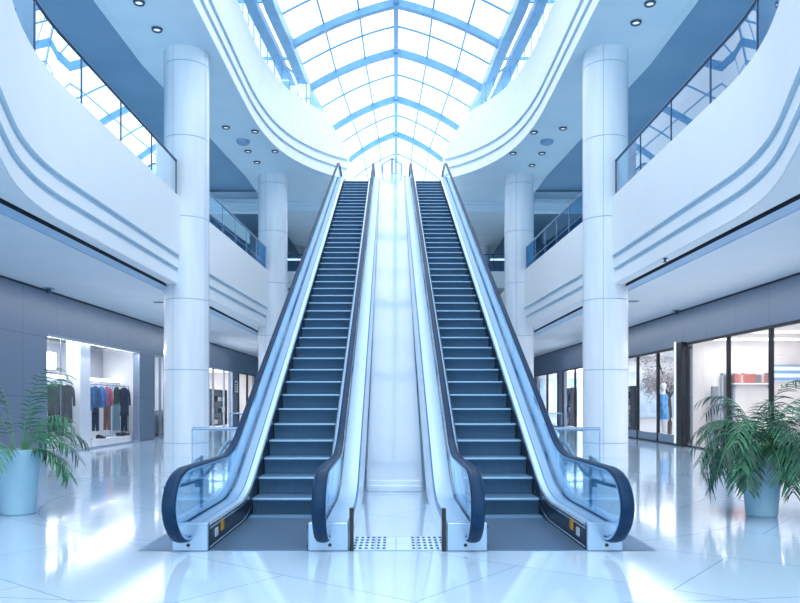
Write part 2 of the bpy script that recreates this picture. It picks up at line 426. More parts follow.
# openings of the two ground-floor walls: (y0, y1, top)
OPEN = {-1: [(25.1, 34.2, 4.12), (36.2, 38.6, 4.12), (45.0, 53.6, 4.05), (55.5, 62.5, 4.05)],
        1: [(17.0, 30.3, 4.22), (30.9, 43.5, 4.12), (46.0, 52.6, 4.05), (54.0, 63.0, 4.05)]}
for sx, sd, shop in SIDES:
    mb = MB(); y = 2.0
    for (a, b, t) in OPEN[sx]:
        mb.box(sx * WX, sx * (WX + 0.3), y, a, 0, H1)
        mb.box(sx * WX, sx * (WX + 0.3), a, b, t, H1)
        y = b
    mb.box(sx * WX, sx * (WX + 0.3), y, 66, 0, H1)
    o = mb.build('wall_' + sd, M['grey_panel'])
    tag(o, 'grey blue panelled wall around the %s windows' % shop, 'wall', kind='structure')
    # upper wall
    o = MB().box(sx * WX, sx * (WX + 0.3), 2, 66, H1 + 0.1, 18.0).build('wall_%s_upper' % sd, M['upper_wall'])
    tag(o, 'shaded blue grey wall behind the upper gallery above the %s' % shop, 'wall', kind='structure')
    # ground-floor ceiling: soffit strip, dark slot, flat ceiling
    yb = 66.0
    cv = gal_curve(3.0, yb, 0.6)
    mb = MB()
    mb.grid([[(sx * (x + 0.085), y, 5.68), (sx * 7.5, y, 5.68)] for x, y in cv], mi=1)
    mb.grid([[(sx * 7.5, y, 5.68), (sx * 7.5, y, 5.86)] for x, y in cv], mi=2)
    mb.grid([[(sx * 7.5, y, 5.86), (sx * 7.58, y, 5.86)] for x, y in cv], mi=2)
    mb.grid([[(sx * 7.58, y, 5.86), (sx * 7.58, y, 5.62)] for x, y in cv], mi=2)
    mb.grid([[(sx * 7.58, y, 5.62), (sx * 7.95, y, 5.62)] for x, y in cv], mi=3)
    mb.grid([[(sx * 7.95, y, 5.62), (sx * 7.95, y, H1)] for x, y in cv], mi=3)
    mb.grid([[(sx * 7.95, y, H1), (sx * WX, y, H1)] for x, y in cv], mi=0)
    o = mb.build('ceiling_%s_lower' % sd, [M['ceil_low'], M['white'], M['slot'], M['soffit_blue']], fix=False)
    tag(o, 'pale low ceiling with dark recessed slot over the %s walkway' % shop, 'ceiling', kind='structure')
    # solid dark strip painted as the shadow line between wall and ceiling
    o = MB().box(sx * (WX - 0.03), sx * WX, 2, 66, H1 - 0.07, H1 - 0.01).build('trim_%d' % (1 if sx < 0 else 2), M['slot'])
    tag(o, 'thin dark strip painted as a shadow line along the top of the %s wall' % shop, 'trim', kind='structure')
    # balcony fascia (first upper floor)
    mb = MB()
    cv = gal_curve(3.0, 64.0, 0.4)
    sweep_plan(mb, cv, [(d, 5.66 + h * (H2 - 5.66) / 2.85) for d, h in PROF], sx, mis=PMI)
    mb.grid([[(sx * (x + 0.3), y, H2 - 0.02), (sx * WX, y, H2 - 0.02)] for x, y in cv])
    o = mb.build('trim_%d' % (3 if sx < 0 else 4), [M['white'], M['groove']], smooth=35)
    tag(o, 'curved white balcony front with two grooves above the %s walkway' % shop, 'balcony', kind='structure')
    # upper ring fascia (second upper floor)
    mb = MB()
    nR = len(RING)
    def topfn(i, h):
        j = nR - 1 - i
        if h > 15 and j < 9: return h - 1.9 * (1 - j / 9.0) ** 1.5
        return h
    rows = sweep_plan(mb, RING, [(d, H3 + h * 3.1 / 2.85) for d, h in PROF], sx, topfn=topfn, mis=PMI)
    # return of the ring along the gap
    e = rows[-1]
    mb.grid([e, [(p[0], 64.0, p[2]) for p in e]])
    o = mb.build('trim_%d' % (5 if sx < 0 else 6), [M['white'], M['groove']], smooth=35)
    tag(o, 'bright white curved upper floor edge sweeping in on the %s side' % shop, 'balcony', kind='structure')
    # upper ceiling: strip, step, deep ceiling
    mb = MB()
    cc = RING + [(2.5, 50.0), (2.5, 64.0)]
    ox = lambda y: 8.55 if y < 26 else (8.55 - 1.2 * (min(y, 41) - 26) / 15.0)
    nn = plan_normals(cc)
    mb.grid([[(sx * (x + n_[0] * .085), y + n_[1] * .085, H3 + .004), (sx * (ox(y) if y < 41 else 7.35), y, H3 + .004)] for (x, y), n_ in zip(cc, nn)])
    mb.grid([[(sx * ox(y), y, H3), (sx * ox(y), y, H3 + 0.12), (sx * (ox(y) + 0.35), y, H3 + 0.12), (sx * (ox(y) + 0.35), y, H3 + 0.65)] for x, y in cc], mi=0)
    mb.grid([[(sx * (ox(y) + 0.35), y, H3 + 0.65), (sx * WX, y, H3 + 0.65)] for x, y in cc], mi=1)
    o = mb.build('ceiling_%s_upper' % sd, [M['ceiling'], M['upper_wall']], fix=False)
    tag(o, 'light blue upper gallery ceiling with stepped edge on the %s side' % shop, 'ceiling', kind='structure')

# back wall, back gallery and landing
mb = MB().box(-WX, WX, 64, 64.3, 0, H3 + 0.5)
o = mb.build('wall_back', M['back_panel'])
tag(o, 'pale blue far end wall behind the escalators', 'wall', kind='structure')
mb = MB()
mb.box(-WX + .02, WX - .02, 50, 63.9, 9.5, 10.6)
mb.box(-WX + .02, WX - .02, 49.85, 50, 9.9, 10.25)
o = mb.build('floor_upper', M['white'])
tag(o, 'white far gallery slab behind the escalator tops', 'floor', kind='structure')
o = MB().bbox(-2.45, 2.45, 37.9, 63.9, 12.0, 12.4, 0.02).build('floor_landing', M['white'])
tag(o, 'white landing floor at the top of the escalators', 'floor', kind='structure')

for sx, sd, shop in SIDES:
    mb = MB().box(sx * 2.9, sx * (WX - .02), 43.4, 44.0, H3 - .55, H3 + .6)
    mb.box(sx * 2.9, sx * (WX - .02), 43.15, 44.25, H3 - .18, H3 + .1)
    o = mb.build('trim_%d' % (7 if sx < 0 else 8), M['ceiling'])
    tag(o, 'stepped pale ceiling beam behind the slim column, %s side' % shop, 'beam', kind='structure')
# columns
def column(x, y, r, name_lbl):
    root = empty('column', (x, y, 0))
    tag(root, name_lbl, 'column', kind='structure')
    top = H3 + 0.02
    rings = [0.45, 2.87, 5.2, 7.9, 10.55, 13.0]
    prof = [(r, 0.0)]
    for h in rings:
        prof += [(r, h - .018), (r - .012, h - .012), (r - .012, h + .012), (r, h + .018)]
    prof.append((r, top))
    mb = MB().lathe(prof, 64)
    mb.build('shaft', M['column'], root, smooth=30)
    mb = MB()
    for h in rings: mb.lathe([(r - .008, h - .011), (r - .008, h + .011)], 64, caps=False)
    for a in (250, 340, 70, 160):
        a = R(a); c, s_ = math.cos(a), math.sin(a)
        w = 0.008
        mb.add([((r + .002) * c - w * -s_, (r + .002) * s_ - w * c, 0.0), ((r + .002) * c + w * -s_, (r + .002) * s_ + w * c, 0.0),
                ((r + .002) * c + w * -s_, (r + .002) * s_ + w * c, top - .03), ((r + .002) * c - w * -s_, (r + .002) * s_ - w * c, top - .03)], [(0, 1, 2, 3)])
    mb.build('seam', M['column_seam'], root, smooth=30, fix=False)
    return root
for sx, sd, shop in SIDES:
    column(sx * 7.04, 25.0, 0.74, 'large white round column, nearer one on the %s side' % shop)
    column(sx * 6.38, 38.5, 0.75, 'slimmer looking white round column beyond the big one, %s side' % shop)
    column(sx * 6.4, 56.0, 0.7, 'farthest white round column behind the escalator, %s side' % shop)
    c = bpy.data.objects

# ------------------------------------------------------------------ skylight
SKY = [(2, 4.95), (12, 4.95), (22, 4.95), (30, 4.9), (33.6, 4.65), (38.3, 4.43), (44.2, 3.85), (50.0, 3.25), (58.8, 3.0)]
def sky_edge(y):
    for (a, xa), (b, xb) in zip(SKY, SKY[1:]):
        if y <= b: return xa + (xb - xa) * (y - a) / (b - a)
    return 3.0
HR, HE = 20.0, 18.15
def vault(y, t, sx):
    """t: 0 ridge .. 1 edge"""
    x = sky_edge(y) * t
    h = HR - (HR - HE) * (0.55 * t + 0.45 * t * t)
    return (sx * x, y, h)
RIBY = [4.0, 9.0, 14.0, 19.0, 24.0, 29.0, 33.6, 38.3, 44.2, 50.0, 58.8]
sk = empty('window_1', (0, 0, HE))
tag(sk, 'long vaulted glass skylight with pale blue ribs', 'skylight', kind='structure')
def loc(p): return (p[0], p[1], p[2] - HE)
MB().box(-0.11, 0.11, 2, 59, HR - HE - 0.28, HR - HE + 0.06).build('ridge_beam', M['sky_frame'], sk)
for y in RIBY:
    for sx in (-1, 1):
        mb = MB(); N = 10; w = 0.14; d = 0.34
        if y > 57: w, d = 0.07, 0.15
        rows = []
        for i in range(N + 1):
            t = i / N; p = loc(vault(y, t, sx))
            rows.append([(p[0], p[1] - w, p[2]), (p[0], p[1] + w, p[2]), (p[0], p[1] + w, p[2] - d), (p[0], p[1] - w, p[2] - d)])
        mb.grid(rows, close=True)
        mb.add(rows[0], [(0, 1, 2, 3)]); mb.add(rows[-1], [(0, 1, 2, 3)])
        mb.build('rib', M['sky_frame'], sk, smooth=40)
for sx in (-1, 1):
    for t in (0.36, 0.70):
        mb = MB()
        ys = [2 + i * 1.0 for i in range(58)]
        mb.tube([loc(vault(y, t, sx)) for y in ys], 0.045, 6)
        mb.build('glazing_bar', M['sky_frame'], sk)
    for a, b in zip(RIBY, RIBY[1:]):
        y = (a + b) / 2
        mb = MB().tube([loc(vault(y, i / 10, sx)) for i in range(11)], 0.05, 6)
        mb.build('glazing_bar', M['sky_frame'], sk)
    # glass of the vault
    mb = MB()
    ys = [2, 8, 14, 20, 26, 30, 33.6, 38.3, 44.2, 50, 58.8]
    rows = [[(p[0], p[1], p[2] + 0.05) for p in (loc(vault(y, i / 10, sx)) for i in range(11))] for y in ys]
    mb.grid(rows)
    mb.build('glass', M['glass_sky'], sk, fix=False)
    # edge beams
    mb = MB()
    ys = [2, 12, 22, 30, 33.6, 38.3, 41.5]
    rows = [[(sx * (sky_edge(y) - .05), y, -0.0), (sx * (sky_edge(y) - .05), y, -0.5), (sx * (sky_edge(y) + .38), y, -0.55), (sx * (sky_edge(y) + .38), y, 0.0)] for y in ys]
    mb.grid(rows, close=True); mb.add(rows[0], [(0, 1, 2, 3)]); mb.add(rows[-1], [(0, 1, 2, 3)])
    mb.build('edge_beam', M['sky_beam'], sk)
    mb = MB()
    rows = [[(sx * (sky_edge(y) + .62), y, -0.3), (sx * (sky_edge(y) + .62), y, -0.62), (sx * (sky_edge(y) + 1.0), y, -0.75), (sx * (sky_edge(y) + 1.0), y, -0.3)] for y in ys]
    mb.grid(rows, close=True); mb.add(rows[0], [(0, 1, 2, 3)]); mb.add(rows[-1], [(0, 1, 2, 3)])
    mb.build('edge_beam', M['sky_beam'], sk)
    # side glazing sloping from the edge beam down to the gutter
    mb = MB()
    ys = [2, 12, 22, 30, 33.6, 38.3, 44.2, 50, 58.8]
    mb.grid([[(sx * (sky_edge(y) + 0.3), y, 0.02), (sx * WX, y, -0.2)] for y in ys])
    mb.build('side_glass', M['glass_sky'], sk, fix=False)
    for y in (5, 10, 15, 20, 25, 30, 35, 40, 45, 50, 55):
        MB().box(sx * (sky_edge(y) + .3), sx * WX, y - .05, y + .05, -.22, -.1).build('side_bar', M['sky_beam'], sk)

# ------------------------------------------------------------------ escalators
ANG = R(27.07)
SL = math.tan(ANG)
YC0, YC1 = 2.55, 2.55 + 12.4 / SL   # corners of the path in local y
TOPH = 12.4
YEND = YC1 + 1.9
def path_pts(y0, y1, k=0.0, step=1.0, Rad=2.6):
    """(y,h) along the escalator between y0 and y1 with arcs at both corners, raised by k"""
    tl = Rad * math.tan(ANG / 2)
    def h(y):
        a0, a1 = YC0 - tl, YC0 + tl * math.cos(ANG)
        b0, b1 = YC1 - tl * math.cos(ANG), YC1 + tl
        if y <= a0: return 0.0
        if y < a1: return Rad - math.sqrt(max(0, Rad ** 2 - (y - a0) ** 2))
        if y <= b0: return (y - YC0) * SL
        if y < b1: return TOPH - (Rad - math.sqrt(max(0, Rad ** 2 - (b1 - y) ** 2)))
        return TOPH
    ys = [y0, y1]
    for c in (YC0, YC1):
        for i in range(-8, 9): ys.append(c + i * 0.1)
    y = math.ceil(y0)
    while y < y1:
        ys.append(float(y)); y += step
    ys = sorted(set(round(v, 4) for v in ys if y0 - 1e-6 <= v <= y1 + 1e-6))
    return [(v, h(v) + k) for v in ys]
def path_h(y):
    return path_pts(y, y + 0.001)[0][1]

def inset_loop():
    """handrail newel loop, (y,h), from the end inside the base block round the nose to the flat run"""
    return catmull([(0.10, 0.17), (-0.12, 0.17), (-0.36, 0.24), (-0.58, 0.40), (-0.68, 0.60), (-0.61, 0.79), (-0.42, 0.92), (-0.12, 0.98), (0.25, 0.985), (0.6, 0.985)], 4)
HK = 0.985; DK = -0.07

def escalator(m, label):
    """m: -1 left flight, +1 right flight. local x positive = outer side"""
    root = empty('escalator', (m * 1.695 + .02, 9.03, 0), R(0.46))
    tag(root, label, 'escalator', 'pair of escalators')
    X = lambda x: m * x
    # steps ------------------------------------------------------------
    r = 0.2818; g = r / SL; n = 44
    mb = MB()
    prof = [(g + .02, -.004), (0.05, -.004)]
    prof_nose = [(0.05, -.004), (0.015, -.004), (-0.004, -.016), (-0.006, -.035)]
    prof_r = [(-0.006, -.035), (0.018, -.09), (0.036, -.15), (0.045, -.21), (0.045, -.30)]
    def pgrid(pr, mi): mb.grid([[(-.59, y, z) for y, z in pr], [(.59, y, z) for y, z in pr]], mi=mi)
    pgrid(prof, 1); pgrid(prof_nose, 2); pgrid(prof_r, 0)
    allp = prof + prof_nose[1:] + prof_r[1:]
    for sx in (-.59, .59):
        mb.add([(sx, y, z) for y, z in allp] + [(sx, g + .02, -.30)], [tuple(range(len(allp) + 1))], 0)
    st = mb.build('step', [M['step'], M['tread'], M['nosing']], root, smooth=40)
    for i in range(n):
        o = st if i == 0 else st.copy()
        if i: COL.objects.link(o)
        o.parent = root
        o.location = (0, 2.77 + .04 + i * g, (i + 1) * r)
    # floor plate and comb ----------------------------------------------
    MB().bbox(-.6, .6, 0.0, 2.62, -.02, .012, .005).build('floor_plate', M['plate'], root)
    mb = MB()
    for i in range(40):
        x = -.59 + i * 1.18 / 40 + .006
        mb.add([(x, 2.62, .012), (x + .013, 2.62, .012), (x + .013, 2.9, .004), (x, 2.9, .004), (x, 2.62, .05), (x + .013, 2.62, .05)], [(0, 1, 2, 3), (4, 5, 2, 3), (0, 4, 3), (1, 5, 2), (0, 1, 5, 4)])
    mb.box(-.59, .59, 2.5, 2.64, .0, .03)
    mb.build('comb_plate', M['nosing'], root)
    MB().bbox(-.6, .6, YC1 + .4, YEND, TOPH - .03, TOPH + .012, .005).build('floor_plate', M['plate'], root)
    # dark pit cover beside the outer newel
    MB().add([(X(1.0), 0.0, .006), (X(1.46), 0.0, .006), (X(1.46), 1.5, .006), (X(1.0), 1.5, .006)], [(0, 1, 2, 3)]).build('pit_cover', M['pit'], root, fix=False)
    # balustrades ----------------------------------------------------------
    for side, gx, ox in ((1, .88, 1.04), (-1, -.80, -1.10)):
        e = side * .60
        S = lambda x: X(x)
        def band(nm, x0, k0, x1, k1, mat, y0=0.02, y1=YEND, sm=30):
            a = path_pts(y0, y1, k0); b = path_pts(y0, y1, k1)
            mb = MB().grid([[(S(x0), p[0], p[1]), (S(x1), q[0], q[1])] for p, q in zip(a, b)])
            return mb.build(nm, mat, root, smooth=sm, fix=False)
        # skirt
        band('skirt_panel', e, -.22, e, .30, M['skirt'])
        mb = MB()
        for k in (.03, .26):
            a = path_pts(0.02, YEND, k)
            mb.grid([[(S(e - side * .008), p[0], p[1]), (S(e - side * .012), p[0], p[1] + .03)] for p in a])
        mb.build('skirt_trim', M['trim_line'], root, fix=False)
        # inner deck: chamfer, flat, dark line
        w = abs(gx) - .60
        mb = MB()
        secs = [(0.0, .30, 0), (0.02, .325, 1), (w * .34, .34, 2), (w * .42, .34, 1), (w * .84, .345, 2), (w - .02, .35, 2)]
        for (d0, k0, mi), (d1, k1, _) in zip(secs, secs[1:]):
            a = path_pts(0.02, YEND, k0); b = path_pts(0.02, YEND, k1)
            mb.grid([[(S(e + side * d0), p[0], p[1]), (S(e + side * d1), q[0], q[1])] for p, q in zip(a, b)], mi=[1, 0, 2, 0, 2, 0][secs.index((d0, k0, mi))])
        mb.build('inner_deck', [M['deck'], M['trim_line'], M['deck_blue']], root, smooth=30, fix=False)
        # outer deck and outer cladding
        mb = MB()
        secs = [(gx + side * .02, .35), (ox - side * .02, .34), (ox, .32), (ox, .25)]
        for j, ((x0, k0), (x1, k1)) in enumerate(zip(secs, secs[1:])):
            a = path_pts(0.02, YEND, k0); b = path_pts(0.02, YEND, k1)
            mb.grid([[(S(x0), p[0], p[1]), (S(x1), q[0], q[1])] for p, q in zip(a, b)], mi=0 if j == 0 else 1)
        mb.build('outer_deck', [M['deck'], M['deck_blue']], root, smooth=30, fix=False)
        # newel block
        lo, hi = sorted((e + side * .005, ox))
        mb = MB()
        x0, x1 = sorted((S(lo), S(hi)))
        mb.bbox(x0, x1, -.02, .10, 0, .345, .012)
        nb = mb.build('newel_block', M['newel'], root)
        xm = S((lo + hi) / 2 + side * .02)
        kb = MB()
        kb.add([(xm + .022 * math.cos(i * PI / 6), -.026, .075 + .022 * math.sin(i * PI / 6)) for i in range(12)] + [(xm + .022 * math.cos(i * PI / 6), -.0, .075 + .022 * math.sin(i * PI / 6)) for i in range(12)],
               [tuple(range(12))] + [(i, (i + 1) % 12, 12 + (i + 1) % 12, 12 + i) for i in range(12)])
        kb.build('key_switch', M['black'], nb)
        # handrail: rounded C section swept along loop + path
        rail = inset_loop() + [(y, h) for y, h in path_pts(0.9, YEND - .35, HK)]
        ye = YEND - .35
        rail += [(ye + dy, TOPH + hh) for dy, hh in ((.3, .97), (.55, .86), (.68, .68), (.68, .52), (.55, .36), (.3, .27))]
        sec = [(-.074, -.014), (-.074, .014), (-.058, .034), (-.024, .043), (.024, .043), (.058, .034), (.074, .014), (.074, -.014), (.054, -.026), (-.054, -.026)]
        rows = []
        hs = lambda y: 1.08 if y < .4 else (.72 if y > 3.4 else 1.08 - .36 * (y - .4) / 3.0)
        for i, p in enumerate(rail):
            a = rail[max(i - 1, 0)]; b = rail[min(i + 1, len(rail) - 1)]
            ty, tz = b[0] - a[0], b[1] - a[1]; L = math.hypot(ty, tz) or 1
            ny, nz = -tz / L, ty / L
            # outward normal: on the flat run it points up, on the nose forwards
            rows.append([(S(gx) + u * hs(p[0]), p[0] + ny * v * hs(p[0]), p[1] + nz * v * hs(p[0])) for u, v in sec])
        mb = MB()
        for k in range(len(sec)):
            k2 = (k + 1) % len(sec)
            mb.grid([[q[k], q[k2]] for q in rows], mi=1 if k in (0, 6, 8) else 0)
        mb.add(rows[0], [tuple(range(len(sec)))]); mb.add(rows[-1], [tuple(range(len(sec)))])
        hr = mb.build('handrail', [M['rubber'], M['rubber_highlight']], root, smooth=50)
        # handrail guide under the rubber
        mb = MB()
        gsec = [(-.02, -.038), (.02, -.038), (.02, -.016), (-.02, -.016)]
        rows = []
        for i, p in enumerate(rail):
            a = rail[max(i - 1, 0)]; b = rail[min(i + 1, len(rail) - 1)]
            ty, tz = b[0] - a[0], b[1] - a[1]; L = math.hypot(ty, tz) or 1
            ny, nz = -tz / L, ty / L
            rows.append([(S(gx) + u, p[0] + ny * v, p[1] + nz * v) for u, v in gsec])
        mb.grid(rows, close=True)
        mb.build('handrail_guide', M['steel'], hr, smooth=40)
        # glass panels
        cuts = [0.62] + [2.4 + i * 2.35 for i in range(11)] + [YEND - .35]
        loop = [(y + (0.03 if y < 0 else 0), h) for y, h in inset_loop()]
        first = [(y, h) for y, h in loop if h > .345 and y <= 0.62]
        first = [(-.40, .41)] + first[0:] if False else first
        poly = [(0.62, .335)] + [(0.0, .335)] + first + [(0.62, HK - .04)]
        polys = [poly]
        for a, b in zip(cuts, cuts[1:]):
            lo_ = path_pts(a + .008, b - .008, .335); up_ = path_pts(a + .008, b - .008, HK - .04)
            polys.append(lo_ + up_[::-1])
        polys.append([(YEND - .34, TOPH + .335), (YEND + .1, TOPH + .42), (YEND + .28, TOPH + .52), (YEND + .28, TOPH + .7), (YEND + .15, TOPH + .88), (YEND - .34, TOPH + HK - .04)])
        for p in polys:
            MB().prism(p, lambda q: (S(gx) - .007, q[0], q[1]), lambda q: (S(gx) + .007, q[0], q[1])).build('glass_panel', M['glass_esc'], root)
        if side > 0:
            # stickers on the inner skirt face
            for yy, zz, ww, hh, mt in ((0.30, .12, .09, .10, 'pale'), (0.62, .14, .10, .14, 'amber')):
                MB().box(S(e - .004), S(e - .016), yy, yy + ww * 1.6, zz, zz + hh).build('sticker', M[mt], root)
        else:
            mb = MB(); mb.bbox(S(e + .0), S(e + .13), 1.75, 1.95, .37, .45, .015); mb.bbox(S(e + .05), S(e + .11), 1.80, 1.90, .31, .37, .01)
            mb.build('sensor_bracket', M['trim_line'], root)
            MB().bbox(S(gx + .02), S(gx + .05), .28, .33, .50, .55, .008).build('stop_button', M['red'], root)
            x0, x1 = sorted((S(ox - .01), S(ox - .06)))
            MB().box(x0, x1, -.03, .06, 0, .52).build('end_post', M['black'], root)
    # truss cladding: outer and inner side faces and underside
    mb = MB()
    ys = [p[0] for p in path_pts(0.1, YEND, 0)]
    top = path_pts(0.1, YEND, .27)
    bot = [(y, max(0.0, h - 1.15)) for y, h in path_pts(0.1, YEND, 0)]
    for x in (1.04, -1.10):
        mb.grid([[(X(x), a[0], a[1]), (X(x), b[0], b[1])] for a, b in zip(top, bot)])
    mb.grid([[(X(1.04), b[0], b[1]), (X(-1.10), b[0], b[1])] for b in bot])
    mb.add([(X(1.04), YEND, TOPH + .4), (X(-1.10), YEND, TOPH + .4), (X(-1.10), YEND, TOPH - 1.15), (X(1.04), YEND, TOPH - 1.15)], [(0, 1, 2, 3)])
    mb.build('truss_cladding', M['cladding'], root, smooth=30, fix=False)
    return root
escalator(-1, 'escalator with dark ribbed steps nearer the clothing shop, the left of the pair')
escalator(1, 'escalator with dark ribbed steps nearer the black-framed shop, the right of the pair')

# glossy white slope between the escalators
cp = empty('sloped_center_panel', (-.03, 15.3, 0), R(0.46))
tag(cp, 'glossy white sloping panel filling the gap between the two escalators', 'panel')
mb = MB()
rows = []
for i in range(13):
    t = i / 12; y = t * 21.6; h = t * 13.15
    w = .585
    rows.append([(-w, y, h), (w, y, h)])
mb.grid(rows)
mb.grid([[(p[0][0], p[0][1] + .25, p[0][2] - .0), (p[1][0], p[1][1] + .25, p[1][2])] for p in rows])
mb.add([rows[-1][0], rows[-1][1], (rows[-1][1][0], 21.85, 13.15), (rows[-1][0][0], 21.85, 13.15)], [(0, 1, 2, 3)])
mb.build('sloped_face', M['center'], cp, fix=False)
mb = MB().bbox(-.54, .54, -.32, -.02, 0, .12, .01); mb.bbox(-.54, .54, -.06, .12, .0, .2, .01)
mb.build('plinth', M['cladding'], cp)

# studded plate between the newels
tp = empty('tactile_floor_plate', (0, 9.03, 0))
tag(tp, 'pale studded metal plate on the floor between the two newel posts', 'floor plate')
MB().box(-.64, .64, 0, .92, 0, .008).build('plate', M['tactile'], tp)
for i in range(19):
    x = -.585 + i * .065
    if -.17 < x < .1: continue
    for j in range(5):
        pass
mb = MB()
for i in range(17):
    x = -.585 + i * .073
    if -.12 < x < .20: continue
    for j in range(5):
        mb.lathe([(.022, .006), (.02, .02), (.012, .024)], 8, c=(x, .10 + j * .18))
mb.build('studs', M['dot'], tp)

# small white guard frame at the head of the slope
gf = empty('guard_frame', (-.2, 37.0, 13.15))
tag(gf, 'small white house-shaped tube frame at the head of the slope', 'guard rail')
for x in (-.46, .46): MB().tube([(x, 0, 0), (x, 0, .50)], .04, 8).build('post', M['sky_beam'], gf)
MB().tube([(-.46, 0, .50), (0, 0, .80), (.46, 0, .50)], .04, 8).build('top_rail', M['sky_beam'], gf)
MB().tube([(0, 0, 0), (0, 0, .80)], .05, 8).build('mullion', M['sky_frame'], gf)

# ------------------------------------------------------------------ glass railings
def railing(name, pts, h0, h1, label, seam_every=1, post=True, glass='glass_rail', dark=True, lower=None, group=None):
    """pts: plan points; a glass panel per segment pair"""
    root = empty(name, (pts[0][0], pts[0][1], h0))
    tag(root, label, 'railing', group)
    ox, oy = pts[0]
    P = [(x - ox, y - oy) for x, y in pts]
    H = h1 - h0
    i = 0
    while i < len(P) - 1:
        j = min(i + seam_every, len(P) - 1)
        seg = P[i:j + 1]
        mb = MB()
        mb.grid([[(x, y, .0), (x, y, H - .03)] for x, y in seg])
        mb.build('glass_panel', M[glass], root, smooth=40, fix=False)
        if post:
            MB().box(seg[0][0] - .018, seg[0][0] + .018, seg[0][1] - .018, seg[0][1] + .018, 0, H - .02).build('post', M['rail_dark'] if dark else M['steel'], root)
        i = j
    if post:
        MB().box(P[-1][0] - .018, P[-1][0] + .018, P[-1][1] - .018, P[-1][1] + .018, 0, H - .02).build('post', M['rail_dark'] if dark else M['steel'], root)
    MB().tube([(x, y, H) for x, y in P], .04, 8).build('handrail', M['rail_dark'] if dark else M['steel'], root, smooth=50)
    if lower: MB().tube([(x, y, lower) for x, y in P], .022, 6).build('lower_rail', M['steel'], root, smooth=50)
    return root
for sx, sd, shop in SIDES:
    cv = [(sx * (gallery_x(y) + .12), y) for y in [4.8 + (24.22 - 4.8) * i / 32 for i in range(33)]]
    railing('glass_railing', cv, H2, 9.68, 'curved glass balcony railing with dark top rail, before the big column, %s side' % shop, 4)
    cv = [(sx * (gallery_x(y) + .12), y) for y in [25.85 + (37.75 - 25.85) * i / 12 for i in range(13)]]
    railing('glass_railing', cv, H2, 9.68, 'blue tinted straight glass railing between the two round columns, %s side' % shop, 2, dark=False, lower=.35, glass='glass_teal')
    # top floor railing along the ring
    nr = plan_normals(RING)
    cv = [(sx * (p[0] + n[0] * .15), p[1] + n[1] * .15) for p, n in zip(RING, nr)]
    cv = [c for c in cv if 8 < c[1] < 37.2]
    railing('upper_glass_railing', [(sx * 5.98, 10.0), (sx * 5.98, 14), (sx * 5.98, 18)] + [c for c in cv if c[1] >= 22], 16.58, 17.72, 'clear glass railing on the bright top floor edge, %s side' % shop, 2, dark=False, glass='glass_esc')
railing('far_gallery_railing', [(x, 50.1) for x in (-11.4, -9, -6.6, -4.2, -2.75)], 10.6, 11.75, 'dark far gallery railing behind the escalator nearer the clothing shop', 1)
railing('far_gallery_railing', [(x, 50.1) for x in (2.75, 4.2, 6.6, 9, 11.4)], 10.6, 11.75, 'dark far gallery railing behind the escalator nearer the black-framed shop', 1)

# ground floor guard railings beside the escalators
for sx, sd, shop in SIDES:
    railing('floor_guard_railing', [(sx * 5.3, 19.3), (sx * 4.2, 19.3), (sx * 3.55, 19.3), (sx * 3.45, 17.4), (sx * 3.4, 15.6)], 0, 1.12, 'steel and glass floor guard beside the truss, bent at the corner, %s side' % shop, 1, dark=False, lower=.25, glass='glass_esc')
    railing('floor_guard_railing', [(sx * 9.6, 43), (sx * 8, 43), (sx * 6.6, 43), (sx * 5.2, 43)], 0, 1.15, 'distant straight glass floor guard past the columns, %s side' % shop, 1, dark=False, glass='glass_esc')
    gr = empty('guide_rail', (sx * 2.92, 9.4, 0))
    tag(gr, 'bent steel tube guide rail outside the lower escalator glass, %s side' % shop, 'railing')
    MB().tube(catmull([(0, .0, .72), (0, .5, .69), (0, 1.4, .66), (0, 2.1, .72), (0, 2.7, .88), (0, 3.3, 1.08), (0, 3.7, 1.12)], 4), .028, 8).build('top_rail', M['rail_teal'], gr, smooth=50)
    for yy, hh in ((1.75, 1.0), (3.65, 1.12)):
        MB().tube([(0, yy, 0), (0, yy, hh)], .026, 8).build('post', M['rail_teal'], gr, smooth=50)
    MB().tube([(0, 1.0, .67), (0, 1.4, .95), (0, 1.75, .99)], .022, 8).build('brace', M['rail_teal'], gr, smooth=50)
    MB().tube([(sx * .0, 1.55, .66), (sx * .0, 1.55, .56)], .04, 8).build('bracket', M['rail_teal'], gr, smooth=50)

